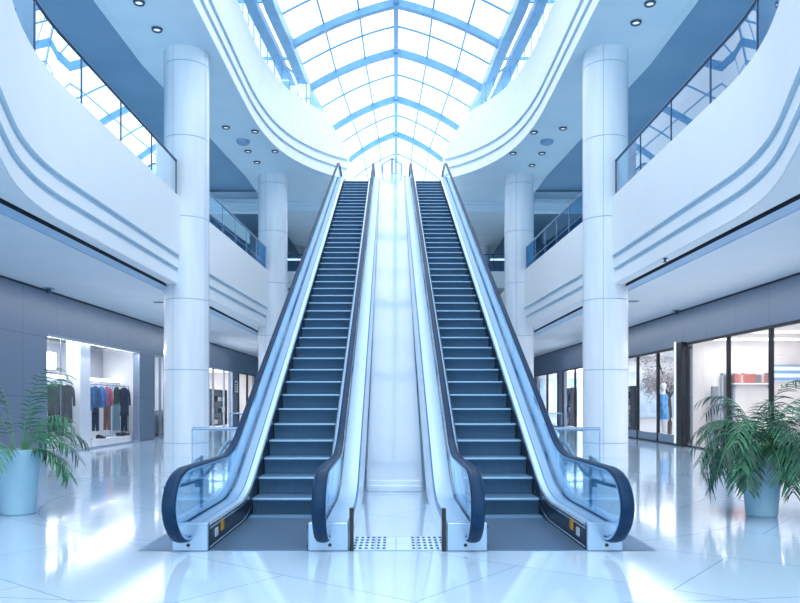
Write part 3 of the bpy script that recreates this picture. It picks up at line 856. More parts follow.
# ------------------------------------------------------------------ ceiling downlights
def downlight(px, py, h, rr, label, group):
    x, y, z = at_h(px, py, h)
    root = empty('downlight', (x, y, z))
    tag(root, label, 'ceiling light', group)
    MB().lathe([(rr * .62, .02), (rr * .66, -.05), (rr * .9, -.06), (rr, -.02), (rr, .0)], 24, caps=False).build('trim_ring', M['lamp_ring'], root, smooth=40, fix=False)
    MB().lathe([(rr * .64, -.02), (rr * .45, -.03), (.01, -.035)], 20).build('lens', M['lamp'], root, smooth=40)
    return root
DL = [
 (-1, 139, 2, 'downlight farther in front of the big column head, clothing shop side'),
 (-1, 157, 29, 'downlight just in front of the big column head, clothing shop side'),
 (-1, 226, 127, 'downlight nearest the big column in the small ceiling cluster, clothing shop side'),
 (-1, 255, 131, 'downlight next to the ring edge, front row of the cluster, clothing shop side'),
 (-1, 248, 151, 'downlight in the middle of the cluster, clothing shop side'),
 (-1, 257, 162, 'downlight by the slim column head, last of the cluster, clothing shop side'),
 (-1, 275, 151, 'downlight set hard against the curved ring edge, clothing shop side'),
 (1, 650, 3, 'downlight farther in front of the big column head, black-framed shop side'),
 (1, 636, 22, 'downlight just in front of the big column head, black-framed shop side'),
 (1, 563, 128, 'downlight nearest the big column in the small ceiling cluster, black-framed shop side'),
 (1, 534, 132, 'downlight next to the ring edge, front row of the cluster, black-framed shop side'),
 (1, 542, 153, 'downlight in the middle of the cluster, black-framed shop side'),
 (1, 532, 165, 'downlight by the slim column head, last of the cluster, black-framed shop side'),
 (1, 513, 153, 'downlight set hard against the curved ring edge, black-framed shop side'),
]
for sx, px, py, lb in DL:
    downlight(px, py, H3 - .005, .17, lb, 'gallery ceiling downlights')
for sx, sd, shop in SIDES:
    x, y, z = at_h(243 if sx < 0 else 547, 141, H3)
    o = MB().lathe([(.30, 0), (.28, -.10), (.18, -.16), (.02, -.18)], 24).build('ceiling_speaker', M['upper_wall'], smooth=50)
    o.location = (x, y, z)
    tag(o, 'round blue grey ceiling dome among the downlights, %s side' % shop, 'ceiling speaker')
# small fixtures on the low ceilings
for sx, px, py, nm, lb in ((-1, 159, 302, 'air_vent', 'short dark slot vent in the low ceiling beside the near column, clothing shop side'),
                           (1, 633, 301, 'air_vent', 'short dark slot vent in the low ceiling beside the near column, black-framed shop side')):
    x, y, z = at_h(px, py, H1)
    root = empty(nm, (x, y, z)); tag(root, lb, 'vent')
    MB().box(-.20, .20, -.12, .12, -.015, .0).build('frame', M['frame_grey'], root)
    for k in (-.12, 0, .12): MB().box(k - .05, k + .05, -.09, .09, -.022, -.012).build('slot', M['slot'], root)
x, y, z = at_h(665, 258, 5.68)
sp = empty('ceiling_sprinkler', (x, y, z)); tag(sp, 'small dark sprinkler head under the curved balcony, black-framed shop side', 'sprinkler')
MB().lathe([(.07, 0), (.07, -.02), (.03, -.03), (.025, -.10)], 16).build('body', M['lamp_ring'], sp, smooth=40)
MB().lathe([(.05, -.10), (.055, -.115), (.02, -.12)], 16).build('deflector', M['lamp_ring'], sp, smooth=40)
for sx, px, py, lb in ((-1, 50, 288, 'small spotlight on the wall edge of the low ceiling above the clothing shop'), (1, 674, 310, 'small spotlight on the wall edge of the low ceiling above the black-framed shop')):
    x, y, z = at_h(px, py, H1)
    root = empty('spotlight', (sx * 11.55, y, H1)); tag(root, lb, 'spotlight')
    MB().box(-.14, .14, -.14, .14, -.03, 0).build('bracket', M['frame_grey'], root)
    MB().lathe([(.07, -.02), (.09, -.16), (.07, -.18)], 14).build('head', M['lamp_ring'], root, smooth=40)

# ------------------------------------------------------------------ shops
def shop_room(sx, y0, y1, depth, h, wall, label, floor_m='shop_floor', name='wall_shop'):
    xo = sx * (WX + .3); xi = sx * (WX + depth)
    mb = MB()
    mb.add([(xi, y0, 0), (xi, y1, 0), (xi, y1, h), (xi, y0, h)], [(0, 1, 2, 3)])
    mb.add([(xo, y0, 0), (xi, y0, 0), (xi, y0, h), (xo, y0, h)], [(0, 1, 2, 3)])
    mb.add([(xo, y1, 0), (xi, y1, 0), (xi, y1, h), (xo, y1, h)], [(0, 1, 2, 3)])
    o = mb.build(name, M[wall], fix=False); tag(o, label, 'wall', kind='structure')
    o = MB().add([(xo, y0, h), (xi, y0, h), (xi, y1, h), (xo, y1, h)], [(0, 1, 2, 3)]).build('ceiling_shop', M[wall], fix=False)
    tag(o, 'ceiling of the ' + label, 'ceiling', kind='structure')
    o = MB().add([(sx * WX, y0, .004), (xi, y0, .004), (xi, y1, .004), (sx * WX, y1, .004)], [(0, 1, 2, 3)]).build('floor_shop', M[floor_m], fix=False)
    tag(o, 'floor of the ' + label, 'floor', kind='structure')
shop_room(-1, 24.6, 35.6, 4.4, 4.5, 'shop_white', 'bright white interior of the clothing shop')
shop_room(-1, 36.0, 43.0, 3.0, 4.5, 'shop_white', 'pale side niche next to the clothing shop', name='wall_niche')
shop_room(-1, 44.0, 63.5, 6.0, 4.5, 'shop_warm', 'farther shop interior past the big column, clothing side')
shop_room(1, 14.0, 30.6, 5.0, 4.6, 'shop_warm', 'warm pale interior behind the big black-framed panes')
shop_room(1, 30.7, 44.5, 6.0, 4.5, 'shop_white', 'daylit interior with the blossom tree')
shop_room(1, 45.0, 63.5, 6.0, 4.5, 'shop_white', 'farthest shop interior on the black-framed side')

WN = [1]
def shopfront(sx, y0, y1, top, mull, mat, label, w=.07, sill=.06, header=.10, xoff=.02, bottom_panel=0.0, md=.06):
    WN[0] += 1
    root = empty('window_%d' % WN[0], (sx * (WX + xoff), y0, 0))
    tag(root, label, 'shop window', kind='structure')
    L = y1 - y0
    MB().box(-.05, .05, 0, L, top - header, top).build('header', mat, root)
    MB().box(-.05, .05, 0, L, 0, sill).build('sill', mat, root)
    ends = [0.0] + [m - y0 for m in mull] + [L]
    for i, a in enumerate(ends):
        a0 = max(0, a - w / 2) if i else 0; a1 = min(L, a + w / 2)
        if i == 0: a0, a1 = 0, w
        if i == len(ends) - 1: a0, a1 = L - w, L
        MB().box(-md, md, a0, a1, sill, top - header).build('mullion', mat, root)
    for a, b in zip(ends, ends[1:]):
        MB().box(-.008, .008, a + w / 2, b - w / 2, sill + bottom_panel, top - header).build('pane', M['glass_shop'], root)
        if bottom_panel: MB().box(-.02, .02, a + w / 2, b - w / 2, sill, sill + bottom_panel).build('kick_panel', M['frame_grey'], root)
    return root
shopfront(-1, 25.1, 34.2, 4.12, [26.2], M['frame_grey'], 'wide clear window of the clothing shop', w=.03, header=.09, md=.012)
shopfront(-1, 36.2, 38.6, 4.12, [37.2], M['frame_grey'], 'narrow window of the side niche beside the clothing shop', w=.05)
shopfront(-1, 45.0, 53.6, 4.05, [48.0, 51.0], M['frame_grey'], 'grey framed window past the big column, clothing side', w=.12)
shopfront(-1, 55.5, 62.5, 4.05, [59.0], M['frame_black'], 'dark framed farthest window, clothing side', w=.3)
rw = shopfront(1, 17.0, 30.3, 4.22, [20.2, 23.4, 26.4], M['frame_black'], 'large black framed shop window behind the bushy palm', w=.12, header=.10)
shopfront(1, 30.9, 43.5, 4.12, [33.5, 36.3, 39.5], M['frame_black'], 'black framed folding window showing the blossom tree', w=.12, bottom_panel=.35)
shopfront(1, 46.0, 52.6, 4.05, [49.0], M['frame_black'], 'black framed window between the near column and the escalator', w=.14)
shopfront(1, 54.0, 63.0, 4.05, [58.0], M['frame_black'], 'black framed farthest window beside the escalator glass', w=.3)
# black door post and white light edge between the two right windows
dp = empty('door_1', (11.68, 30.45, 0)); tag(dp, 'thick black door jamb with white lit edge and black pull frame', 'door', kind='structure')
MB().box(-.1, .1, -.28, .26, 0, 4.25).build('jamb', M['frame_black'], dp)
MB().box(-.13, -.1, .27, .42, .1, 4.3).build('light_edge', M['lamp'], dp)
mb = MB(); mb.tube([(-.12, -1.05, .22), (-.12, -1.05, 3.98)], .085, 8)
dh = mb.build('pull_bar', M['frame_black'], dp)
for z in (.25, 3.95): MB().box(-.14, -.02, -1.15, -.75, z - .05, z + .05).build('pull_bracket', M['frame_black'], dh)

# --- clothing shop contents
MB_ = MB().box(-12.85, -12.3, 28.95, 29.9, 0, 4.5).build('pillar', M['shop_white'])
tag(MB_, 'square white pillar standing inside the clothing shop window', 'pillar', kind='structure')
o = MB().box(-13.45, -13.2, 24.65, 35.55, 2.75, 2.86).build('wall_light_ledge', M['light_strip'])
tag(o, 'long glowing white ledge on the clothing shop back wall', 'light')
o = MB().box(-13.6, -13.2, 24.65, 35.55, 0, 2.74).build('display_wall', M['shop_white'])
tag(o, 'low white display wall behind the hanging clothes', 'partition')
MB_ = MB().box(-14.05, -14.0, 24.7, 35.5, 2.9, 4.3).build('wall_panel', M['shop_dim']); tag(MB_, 'pale grey wall band above the glowing ledge', 'wall panel')
sg = empty('logo_sign', (-13.75, 29.6, 3.42)); tag(sg, 'square white sign with a grey ring inside the clothing shop', 'sign')
MB().bbox(-.03, .03, -.42, .42, -.32, .38, .02).build('board', M['light_strip'], sg)  # board given an added glow so it stands out white
mb = MB(); N = 28
rows = []
for i in range(N + 1):
    a = 2 * PI * i / N
    rows.append([(.045, .24 * math.cos(a), .20 * math.sin(a)), (.045, .14 * math.cos(a), .11 * math.sin(a))])
mb.grid(rows); mb.build('ring', M['shop_grey'], sg, fix=False)
o = MB().box(-13.15, -12.16, 30.1, 35.2, 0.005, .28).build('display_plinth', M['shop_white']); tag(o, 'low white display plinth under the hanging clothes', 'plinth')
o = MB().box(-13.15, -12.16, 25.4, 28.8, 0.005, .12).build('display_plinth', M['shop_grey']); tag(o, 'grey display base in the corner of the clothing shop window', 'plinth')

def rack(y0, y1, x, h, label, base):
    root = empty('clothing_rack', (x, y0, base)); tag(root, label, 'clothing rack', 'clothing racks in the shop window')
    L = y1 - y0
    MB().tube([(0, 0, h), (0, L, h)], .022, 8).build('rail', M['steel'], root)
    for yy in (0, L):
        MB().tube([(0, yy, .0), (0, yy, h)], .022, 8).build('post', M['steel'], root)
        MB().box(-.3, .3, yy - .03, yy + .03, 0, .04).build('foot', M['steel'], root)
rack(26.8, 28.85, -12.6, 2.42, 'steel clothing rack with dark jackets at the left end of the shop window', .12)
rack(30.15, 32.8, -12.6, 2.26, 'steel clothing rack with blue shirts and a pink top right of the white pillar', .28)
rack(33.0, 35.0, -12.6, 2.26, 'steel clothing rack with a long black coat near the window end', .28)

def garment(name, y, topz, kind, mat, label, w=.62, length=1.0, lower=None, lower_len=1.1, yaw=0.0, x=-12.6, split=True, lw=.36):
    """a garment on a hanger; body in the local yz plane"""
    w *= .66; lw = .32
    root = empty(name, (x, y, topz), yaw); tag(root, label, 'clothes', 'clothes hanging in the shop window')
    # hanger
    mb = MB()
    hk = [(0, .03 * math.cos(a), .07 + .035 * math.sin(a)) for a in [PI * 1.5 - i * .5 for i in range(9)]]
    mb.tube([(0, 0, -.02)] + hk, .008, 5)
    mb.tube([(0, -w * .36, -.12), (0, 0, -.02), (0, w * .36, -.12)], .012, 5)
    mb.build('hanger', M['steel'], root)
    # body: stack of ellipses
    sh = w * .42
    prof = [(-.03, .07, .05), (-.07, sh * .7, .08), (-.14, sh, .10), (-.30, sh * .92, .13), (-.55, sh * .84, .13), (-length * .8, sh * .92, .14), (-length, sh * .98, .15)]
    mb = MB(); rows = []
    rnd = random.Random(hash(name) % 1000 + int(y * 10))
    for z, ry, rx in prof:
        rows.append([(rx * math.cos(a) * (1 + .12 * math.sin(a * 7 + z * 2)), ry * math.sin(a), z) for a in [2 * PI * i / 20 for i in range(20)]])
    mb.grid(rows, close=True); mb.add(rows[-1], [tuple(range(20))]); mb.add(rows[0], [tuple(range(20))])
    # sleeves
    if kind != 'vest':
        for s in (-1, 1):
            mb.tube([(0, s * sh * .86, -.13), (.02, s * sh * 1.12, -.30), (.04, s * sh * 1.22, -.58), (.06, s * sh * 1.2, -.86)], .07, 8, radii=[.065, .062, .054, .045])
    mb.build('top', M[mat], root, smooth=60)
    if lower:
        mb = MB()
        z0 = -length + .08; z1 = z0 - lower_len
        if split:
            for s in (-1, 1):
                mb.tube([(0, s * lw * .22, z0), (0, s * lw * .26, (z0 + z1) / 2), (0, s * lw * .30, z1)], .1, 10, radii=[lw * .27, lw * .24, lw * .21])
        else:
            rows = [[(.11 * math.cos(a), lw * .5 * k * math.sin(a), z) for a in [2 * PI * i / 16 for i in range(16)]] for z, k in ((z0, .9), ((z0 + z1) / 2, 1.0), (z1, 1.08))]
            mb.grid(rows, close=True)
        mb.build('trousers' if split else 'skirt', M[lower], root, smooth=60)
    return root
G = [
 ('hanging_jacket', 27.2, 2.46, 'j', 'cl_green', 'dark green jacket over dark trousers, first on the corner rack', .80, 1.05, 'cl_black', .85),
 ('hanging_jacket', 27.85, 2.46, 'j', 'cl_black', 'black jacket over black trousers, middle of the corner rack', .80, 1.15, 'cl_black', .90),
 ('hanging_coat', 28.5, 2.46, 'j', 'cl_black', 'black coat half hidden by the white pillar, last on the corner rack', .74, 1.5, None, 0),
 ('hanging_shirt', 30.45, 2.46, 'j', 'cl_plaid', 'blue plaid shirt next to the white pillar', .62, 1.05, None, 0),
 ('hanging_jacket', 31.15, 2.46, 'j', 'cl_denim', 'denim jacket over dark navy trousers', .60, .95, 'cl_navy', 1.05),
 ('hanging_shirt', 31.8, 2.46, 'j', 'cl_blue', 'bright blue shirt between the denim jacket and the pink top', .55, .95, None, 0),
 ('hanging_shirt', 32.4, 2.46, 'j', 'cl_pink', 'pink top over brown trousers', .60, .85, 'cl_brown', 1.15),
 ('hanging_dress', 33.5, 2.46, 'vest', 'cl_green', 'dark green top over a teal grey skirt', .50, .80, 'cl_teal', 1.25),
 ('hanging_coat', 34.45, 2.46, 'j', 'cl_navy', 'long dark navy coat, last at the window end', .74, 1.35, 'cl_black', .80),
]
for (nm, y, tz, kd, mt, lb, w, ln, lo, ll) in G:
    garment(nm, y, tz + (.05 if y < 28.9 else .05), kd, mt, lb, w, ln, lo, ll, split=(kd != 'vest'), yaw=R(78))
# little dark shoe pairs on the plinth
def shoe_pair(y, label):
    root = empty('shoe_pair', (-12.4, y, .28)); tag(root, label, 'shoes', 'shoes on the display plinth')
    for s in (-1, 1):
        mb = MB(); rows = []
        for yy, w, h in ((-.16, .04, .06), (-.12, .05, .16), (-.02, .055, .13), (.08, .06, .08), (.16, .05, .05), (.19, .02, .03)):
            rows.append([(yy, s * .09 + w, 0), (yy, s * .09 + w * .8, h), (yy, s * .09 - w * .8, h), (yy, s * .09 - w, 0)])
        mb.grid(rows, close=True); mb.add(rows[0], [(0, 1, 2, 3)]); mb.add(rows[-1], [(0, 1, 2, 3)])
        mb.build('shoe', M['cl_black'], root, smooth=50)
for y, lb in ((31.2, 'dark shoes on the plinth below the denim jacket'), (33.4, 'dark shoes on the plinth below the teal skirt'), (34.0, 'dark shoes on the plinth between skirt and navy coat')):
    shoe_pair(y, lb)
# spot track on the shop ceiling
tr = empty('spot_track', (-12.7, 30.6, 4.5)); tag(tr, 'white spotlight track on the clothing shop ceiling', 'ceiling light')
MB().box(-.03, .03, -.2, 3.2, -.06, 0).build('track', M['shop_grey'], tr)
for k in range(4):
    s = MB().lathe([(.05, -.05), (.07, -.2), (.05, -.21)], 12, c=(0, k * .9)).build('spot', M['shop_grey'], tr, smooth=40)
    MB().lathe([(.048, -.212), (.01, -.214)], 12, c=(0, k * .9)).build('lens', M['lamp'], s)
# niche light panel
o = MB().bbox(-12.5, -12.4, 37.4, 37.95, 1.2, 3.6, .02).build('light_panel', M['light_strip']); tag(o, 'tall glowing white panel in the niche beside the near column', 'light panel')
o = MB().box(-14.7, -12.3, 36.3, 42.8, 1.30, 1.36).build('counter_shelf', M['frame_grey']); tag(o, 'thin grey shelf behind the niche window', 'shelf')

# --- farther left shop: shelf with goods and framed posters
def shelf_unit(x, y0, y1, h, rows_, label, goods, face, n=4, sc=1.0, item='storage_box', short=''):
    root = empty('display_shelf', (x, y0, 0.004)); tag(root, label, 'shelf')
    L = y1 - y0
    for yy in (0, L - .05): MB().box(-.25, .25, yy, yy + .05, 0, h).build('side_panel', M['frame_black'], root)
    MB().box(.2 * face, .25 * face, 0, L, 0, h).build('back_panel', M['shop_grey'], root)
    for k in range(rows_):
        z = .08 + k * (h - .12) / max(1, rows_ - 1)
        MB().box(-.24, .24, .05, L - .05, z - .03, z).build('shelf_board', M['frame_black'], root)
        if k == rows_ - 1: continue
        for j in range(n):
            yy = .1 + (L - .2) * (j + .5) / n
            mt = goods[(j + k) % len(goods)]
            hh = (h / rows_) * (.45 + .3 * random.random())
            ww = (L / n) * .32
            o = MB().bbox(x - .16, x + .16, y0 + yy - ww, y0 + yy + ww, z + .004, z + .004 + hh, .015).build(item, M[mt])
            cname = {'book_red': 'dusty red', 'book_tan': 'tan', 'book_grey': 'grey', 'cl_black': 'black', 'shop_white': 'white'}[mt]
            ordn = ['bottom', 'second', 'third', 'fourth', 'fifth'][k]
            pos = ['first', 'second', 'third', 'fourth', 'fifth', 'sixth'][j]
            tag(o, '%s box, %s from the near end, %s board of %s' % (cname, pos, ordn, short), 'box', 'boxes on ' + short)
shelf_unit(-14.2, 56.2, 61.4, 2.8, 4, 'dark far shelf with black and white boxes, clothing side', ['cl_black', 'shop_white', 'book_grey'], -1, 4, short='the clothing side far shelf')
def poster(sx, y, z, w, h, x, label, dark=True):
    root = empty('framed_poster', (x, y, z)); tag(root, label, 'poster')
    MB().bbox(-.03, .03, -w / 2, w / 2, -h / 2, h / 2, .01).build('frame', M['frame_black'], root)
    mb = MB().box(-sx * .035, -sx * .032, -w / 2 + .06, w / 2 - .06, -h / 2 + .06, h / 2 - .06)
    pp = mb.build('print', M['shop_white'], root)
    mb = MB()
    for k in range(4): mb.box(-sx * .037, -sx * .036, -w * .3, w * (.05 + .08 * k), -h * .3 + k * h * .16, -h * .3 + k * h * .16 + h * .08)
    mb.build('stripe', M['cl_black'], pp)
poster(-1, 54.55, 2.95, 1.3, 1.0, -11.76, 'black framed poster on the pier between the far shop windows, clothing side')
o = MB().box(-16.2, -13.0, 45, 62, 4.3, 4.36).build('ceiling_light_panel', M['light_strip']); tag(o, 'long white ceiling light panel in the farther shop, clothing side', 'ceiling light')

# --- potted tree style plants and decorative blossom tree
def blossom_tree(loc_, h, spread, label, n=5200):
    root = empty('blossom_tree', loc_); tag(root, label, 'tree')
    rnd = random.Random(5)
    mb = MB()
    mb.tube(catmull([(0, 0, 0), (.05, .06, h * .25), (-.04, .02, h * .5), (.02, .1, h * .62)], 4), .12, 8, radii=None)
    tips = []
    for i in range(14):
        a = i * 2.399; rr = spread * (.45 + .55 * rnd.random()); zz = h * (.62 + .36 * rnd.random())
        p0 = (.0, .05, h * (.45 + .15 * rnd.random())); p2 = (rr * math.cos(a), rr * math.sin(a), zz)
        pm = (p2[0] * .5, p2[1] * .5, (p0[2] + p2[2]) / 2 + .15)
        mb.tube([p0, pm, p2], .04, 5, radii=[.06, .035, .012]); tips += [pm, p2]
        for j in range(4):
            b = a + rnd.uniform(-.9, .9); q = (p2[0] + .5 * math.cos(b), p2[1] + .5 * math.sin(b), p2[2] + rnd.uniform(-.35, .35))
            mb.tube([pm, ((pm[0] + q[0]) / 2, (pm[1] + q[1]) / 2, q[2] + .1), q], .015, 4, radii=[.02, .014, .006]); tips.append(q)
    mb.build('trunk', M['bark'], root, smooth=50)
    mb = MB()
    for i in range(n):
        t = rnd.choice(tips); c = Vector(t) + Vector((rnd.gauss(0, .22), rnd.gauss(0, .22), rnd.gauss(0, .2)))
        c.z = min(c.z, h)
        s = rnd.uniform(.03, .075); ax = Vector((rnd.gauss(0, 1), rnd.gauss(0, 1), rnd.gauss(0, 1))).normalized()
        u = ax.orthogonal().normalized() * s; v = ax.cross(u).normalized() * s
        mb.add([c - u, c - v * .6, c + u, c + v * .6], [(0, 1, 2, 3)])
    mb.build('blossoms', M['blossom'], root, fix=False)
    return root
blossom_tree((14.2, 38.6, .004), 4.2, 1.35, 'decorative tree with speckled grey blossoms behind the black folding window')

def palm(loc_, n, length, droop, label, mat1, mat2, pot, seed, el=(25, 80), leaflets=22, ll=.26, lw=.016, rz=0, lean=None, kind='bush'):
    root = empty('potted_palm', loc_, rz); tag(root, label, 'potted plant', 'potted palms in blue grey planters')
    rb, rt, hp = pot
    prof = [(rb - .02, 0), (rb, .02), (rb + (rt - rb) * .5, hp * .5), (rt, hp - .03), (rt, hp - .005), (rt - .012, hp), (rt - .035, hp), (rt - .04, hp - .07)]
    MB().lathe(prof, 48).build('pot', M['pot'], root, smooth=40)
    MB().lathe([(rt - .045, hp - .09), (rt - .045, hp - .06), (.02, hp - .04)], 24).build('soil', M['soil'], root, smooth=30)
    rnd = random.Random(seed)
    for i in range(n):
        a = i * 2.39996 + rnd.uniform(-.25, .25)
        e = R(el[0] + (el[1] - el[0]) * ((i + .5) / n)) + rnd.uniform(-.08, .08)
        if lean and rnd.random() < lean[1]: a = lean[0] + rnd.uniform(-.7, .7)
        L = length * rnd.uniform(.85, 1.1) * (.82 + .42 * (i + .5) / n)
        d = Vector((math.cos(a) * math.cos(e), math.sin(a) * math.cos(e), math.sin(e)))
        side = Vector((-math.sin(a), math.cos(a), 0))
        p = Vector((math.cos(a) * .05, math.sin(a) * .05, hp - .06))
        pts = [p.copy()]; dirs = [d.copy()]
        N = 12
        for k in range(N):
            d = (d + Vector((0, 0, -droop / N * (1.0 + 1.6 * k / N)))).normalized()
            p = p + d * L / N; pts.append(p.copy()); dirs.append(d.copy())
        mb = MB()
        mb.tube(pts, .01, 5, radii=[.011 * (1 - .8 * k / N) for k in range(N + 1)], mi=1)
        start = .22
        for j in range(leaflets):
            t = start + (1 - start) * (j + .5) / leaflets
            q = t * N; k = min(int(q), N - 1); fr = q - k
            b = pts[k].lerp(pts[k + 1], fr); dd = dirs[k].lerp(dirs[k + 1], fr).normalized()
            nrm = side.cross(dd).normalized()
            Lf = ll * (math.sin(PI * min(1, .18 + .82 * (1 - t))) * .75 + .35) * rnd.uniform(.85, 1.1)
            for s in (-1, 1):
                ld = (side * s * .8 + dd * rnd.uniform(.45, .8) + nrm * rnd.uniform(-.1, .3)).normalized()
                c0 = b; rows = []
                ldir = ld.copy(); wv = dd.cross(ld).cross(ld).normalized()
                for m_ in range(5):
                    tt = m_ / 4
                    wd = lw * (math.sin(PI * (.18 + .8 * tt)) + .05) * (1 if m_ < 4 else .15)
                    rows.append([c0 - wv * wd, c0 + nrm * wd * .25, c0 + wv * wd])
                    ldir = (ldir + Vector((0, 0, -rnd.uniform(.12, .34)))).normalized(); c0 = c0 + ldir * Lf / 4
                mb.grid(rows, mi=0)
        mb.build('frond', [M[mat1] if i % 3 else M[mat2], M['stalk']], root, smooth=60, fix=False)
    return root
palm((-6.12, 12.05, 0), 13, 1.22, 1.15, 'small feathery palm in a blue grey pot beside the clothing shop', 'leaf', 'leaf_dark', (.26, .345, 1.05), 3, el=(22, 92), leaflets=16, ll=.36, lw=.0115, lean=(.3, .25))
palm((5.83, 11.85, 0), 66, 1.24, 1.8, 'big bushy palm in a blue grey pot before the black-framed shop', 'leaf_dark', 'leaf', (.235, .315, .97), 11, el=(30, 84), leaflets=20, ll=.33, lw=.0105)

# --- black framed shop contents
o = MB().box(12.3, 16.7, 29.7, 30.0, 4.30, 4.36).build('ceiling_light_strip', M['light_strip']); tag(o, 'long white ceiling light strip behind the large black-framed panes', 'ceiling light')
dr = empty('inner_door', (13.6, 30.52, .004)); tag(dr, 'dark inner doorway in the pale shop wall beside the palm', 'door')
MB().box(-.18, .22, -.06, 0, 0, 2.9).build('door_leaf', M['wood_dark'], dr)
mb = MB().box(-.26, -.18, -.08, .0, 0, 2.98); mb.box(.22, .3, -.08, .0, 0, 2.98); mb.box(-.26, .3, -.08, .0, 2.9, 2.98)
mb.build('door_frame', M['frame_grey'], dr)
o = MB().bbox(12.82, 13.12, 30.2, 30.27, .004, 2.45, .02).build('leaning_board', M['book_grey']); tag(o, 'slim grey board standing behind the black pull bar', 'board')
ws = empty('wall_shelf', (14.55, 30.4, 2.58)); tag(ws, 'long wall shelf holding red and tan books behind the palm', 'shelf')
MB().box(-.8, .85, -.2, .15, -.05, 0).build('board', M['shop_white'], ws)
for xx in (-.7, .75): MB().box(xx - .02, xx + .02, -.12, .15, -.2, -.05).build('bracket', M['frame_grey'], ws)
xb = 13.80
for k in range(14):
    wd = random.uniform(.08, .12); hh = random.uniform(.28, .42); mt, cn = random.choice((('book_red', 'dusty red'), ('book_tan', 'tan'), ('book_red', 'dusty red'), ('book_grey', 'grey')))
    root = empty('book', (xb + wd / 2, 30.38, 2.582))
    pos = ['first', 'second', 'third', 'fourth', 'fifth', 'sixth', 'seventh', 'eighth', 'ninth', 'tenth', 'eleventh', 'twelfth', 'thirteenth', 'fourteenth'][k]
    tag(root, '%s upright book, %s from the doorway end of the wall shelf' % (cn, pos), 'book', 'books on the wall shelf')
    MB().bbox(-wd / 2, wd / 2, -.14, .10, 0, hh, .008).build('cover', M[mt], root)
    MB().box(-wd / 2 + .012, wd / 2 - .012, -.12, .104, hh - .001, hh + .003).build('pages', M['shop_white'], root)
    xb += wd + .008
sb = empty('striped_banner', (16.1, 30.5, 2.75)); tag(sb, 'wide pale banner with blue stripes on the shop wall behind the palm', 'banner')
MB().box(-.65, .65, -.02, .02, -.1, .55).build('cloth', M['stripes'], sb)
MB().tube([(-.7, 0, .57), (.7, 0, .57)], .022, 8).build('pole', M['steel'], sb)

def mannequin(loc_, label, rz=0):
    root = empty('mannequin', loc_, rz); tag(root, label, 'mannequin')
    MB().lathe([(.24, 0), (.24, .02), (.03, .035), (.025, .3)], 24).build('stand', M['steel'], root, smooth=40)
    def body(rings, mat, nm):
        mb = MB(); rows = []
        for z, rx, ry, cy in rings: rows.append([(rx * math.cos(a), cy + ry * math.sin(a), z) for a in [2 * PI * i / 20 for i in range(20)]])
        mb.grid(rows, close=True); mb.add(rows[0], [tuple(range(20))]); mb.add(rows[-1], [tuple(range(20))])
        return mb
    mb = body([(1.0, .17, .13, 0), (1.25, .14, .1, 0), (1.5, .20, .12, 0), (1.62, .17, .09, 0), (1.68, .06, .06, 0), (1.76, .055, .06, 0), (1.80, .075, .09, .01), (1.88, .09, .11, .015), (1.97, .085, .10, .01), (2.03, .04, .05, 0)], None, '')
    for s in (-1, 1): mb.tube([(s * .09, 0, 1.05), (s * .1, .01, .6), (s * .1, 0, .1), (s * .1, -.08, .04)], .07, 8, radii=[.09, .07, .045, .04])
    mb.build('body', M['skin'], root, smooth=60)
    mb = body([(.72, .30, .20, 0), (1.0, .25, .18, 0), (1.25, .2, .15, 0), (1.5, .235, .16, 0), (1.6, .2, .12, 0), (1.65, .09, .09, 0)], None, '')
    for s in (-1, 1): mb.tube([(s * .2, 0, 1.55), (s * .31, 0, 1.3), (s * .33, -.03, 1.0)], .07, 8, radii=[.08, .07, .06])
    mb.build('coat', M['cl_lblue'], root, smooth=60)
mannequin((13.0, 36.1, .004), 'white mannequin in a light blue coat beside the blossom tree', R(60))
bpy.context.view_layer.update()
mb = bpy.data.objects['mannequin']; mb.scale = (1.35, 1.35, 1.35)
shelf_unit(13.2, 41.0, 43.6, 2.7, 5, 'dark shelf with black and grey boxes behind the near column, black-framed side', ['cl_black', 'book_grey', 'shop_white'], 1, 3, short='the blossom shop shelf')
o = MB().box(13.4, 17.4, 44.35, 44.4, .9, 3.6).build('painted_daylight_board', M['daylight']); tag(o, 'pale blue mottled board painted as daylight at the back of the blossom tree shop', 'painted daylight')  # mottled colour stands in for window daylight behind the tree
o = MB().box(13.5, 16.5, 46, 62, 4.3, 4.36).build('ceiling_light_panel', M['light_strip']); tag(o, 'long white ceiling light panel in the farthest shop, black-framed side', 'ceiling light')
shelf_unit(13.4, 56.0, 60.5, 2.9, 4, 'far dark shelf with grey and white boxes between column and escalator', ['book_grey', 'shop_white', 'cl_black'], 1, 4, short='the far black-framed side shelf')
o = MB().box(12.3, 15.5, 63.3, 63.4, .6, 3.8).build('wall_print', M['daylight']); tag(o, 'blue and white mottled board painted as daylight on the end wall of the farthest shop', 'painted daylight')  # daylight painted on a board at the far end wall

# ------------------------------------------------------------------ lights
def area(name, loc_, rot, sx_, sy_, power, col=(1, 1, 1)):
    d = bpy.data.lights.new(name, 'AREA'); d.shape = 'RECTANGLE'; d.size = sx_; d.size_y = sy_; d.energy = power; d.color = col
    o = bpy.data.objects.new(name, d); COL.objects.link(o); o.location = loc_; o.rotation_euler = rot
    return o
s = bpy.data.lights.new('sun', 'SUN'); s.energy = 1.7; s.angle = R(70); s.color = (0.93, 0.97, 1.0)
so = bpy.data.objects.new('sun', s); COL.objects.link(so); so.location = (0, 10, 30); so.rotation_euler = (R(14), 0, 0)
area('shop_light_left', (-12.45, 30, 4.35), (0, R(-8), 0), 0.8, 9.5, 170)
area('shop_fill_light', (-12.0, 29.7, 4.0), (0, R(-50), 0), 0.25, 8.6, 110)  # added fill lamp, brightens the pillar and clothes behind the window
area('shop_light_left_far', (-14.2, 53, 4.25), (0, 0, 0), 3, 15, 420)
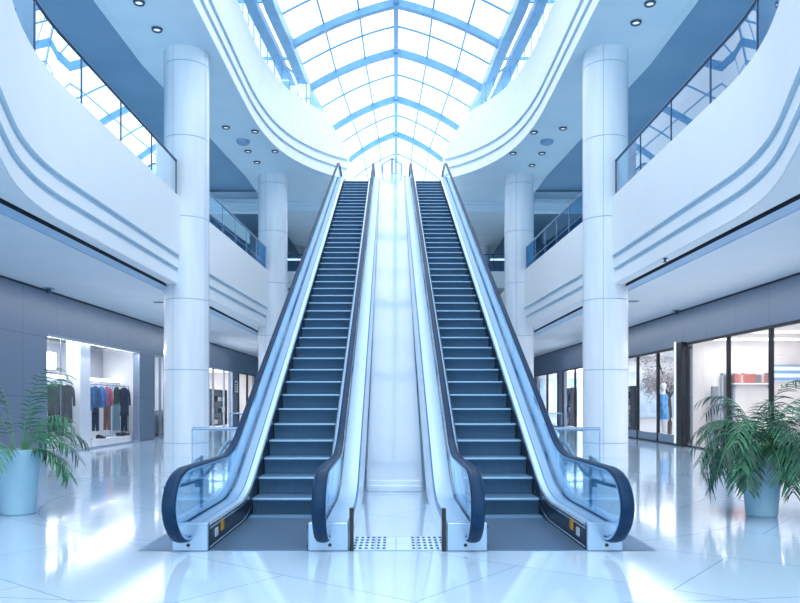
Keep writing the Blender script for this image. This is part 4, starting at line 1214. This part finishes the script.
area('shop_light_right', (14.0, 23, 4.2), (0, 0, 0), 3, 14, 420, (1, .97, .94))
area('shop_light_tree', (14.5, 37.5, 4.4), (0, 0, 0), 3, 12, 420)
area('shop_light_right_far', (14.8, 54, 4.25), (0, 0, 0), 3, 15, 420)
area('niche_light', (-13.2, 39, 4.4), (0, 0, 0), 1.6, 5, 120)

for sx in (-1, 1):
    area('walkway_fill_light', (sx * 9.7, 28, 5.5), (0, 0, 0), 2.0, 48, 430, (0.95, 0.98, 1.0))  # added fill lamp under the low ceiling, lifts walls and floor
    area('gallery_fill_uplight', (sx * 9.4, 26, 8.62), (PI, 0, 0), 3.6, 44, 300, (0.62, 0.86, 1.0))  # added upward fill lamp, brightens the upper ceiling and wall
w = bpy.data.worlds.new('world'); scene.world = w; w.use_nodes = True
nt = w.node_tree; bg = nt.nodes['Background']
tc = nt.nodes.new('ShaderNodeTexCoord'); sp_ = nt.nodes.new('ShaderNodeSeparateXYZ'); cr = nt.nodes.new('ShaderNodeValToRGB')
cr.color_ramp.elements[0].position = 0.0; cr.color_ramp.elements[0].color = (0.60, 0.80, 0.95, 1)
cr.color_ramp.elements[1].position = 0.6; cr.color_ramp.elements[1].color = (0.92, 0.97, 1.0, 1)
nt.links.new(tc.outputs['Generated'], sp_.inputs[0]); nt.links.new(sp_.outputs['Z'], cr.inputs['Fac']); nt.links.new(cr.outputs['Color'], bg.inputs['Color'])
bg.inputs['Strength'].default_value = 1.9

# ------------------------------------------------------------------ camera
cd = bpy.data.cameras.new('camera'); cam = bpy.data.objects.new('camera', cd); COL.objects.link(cam)
cam.location = (0, 0, CAMH); cam.rotation_euler = (R(90), 0, 0)
cd.sensor_width = 36.0; cd.lens = F / 800.0 * 36.0
cd.shift_x = (400 - CX) / 800.0; cd.shift_y = (CY - 301.5) / 800.0
cd.clip_end = 300
scene.camera = cam
scene.view_settings.view_transform = 'Standard'
scene.view_settings.look = 'None'
scene.view_settings.exposure = 0.33
scene.cycles.max_bounces = 10
scene.cycles.transparent_max_bounces = 32
scene.cycles.sample_clamp_indirect = 4.0
scene.cycles.caustics_reflective = False
scene.cycles.caustics_refractive = False
scene.cycles.use_denoising = True
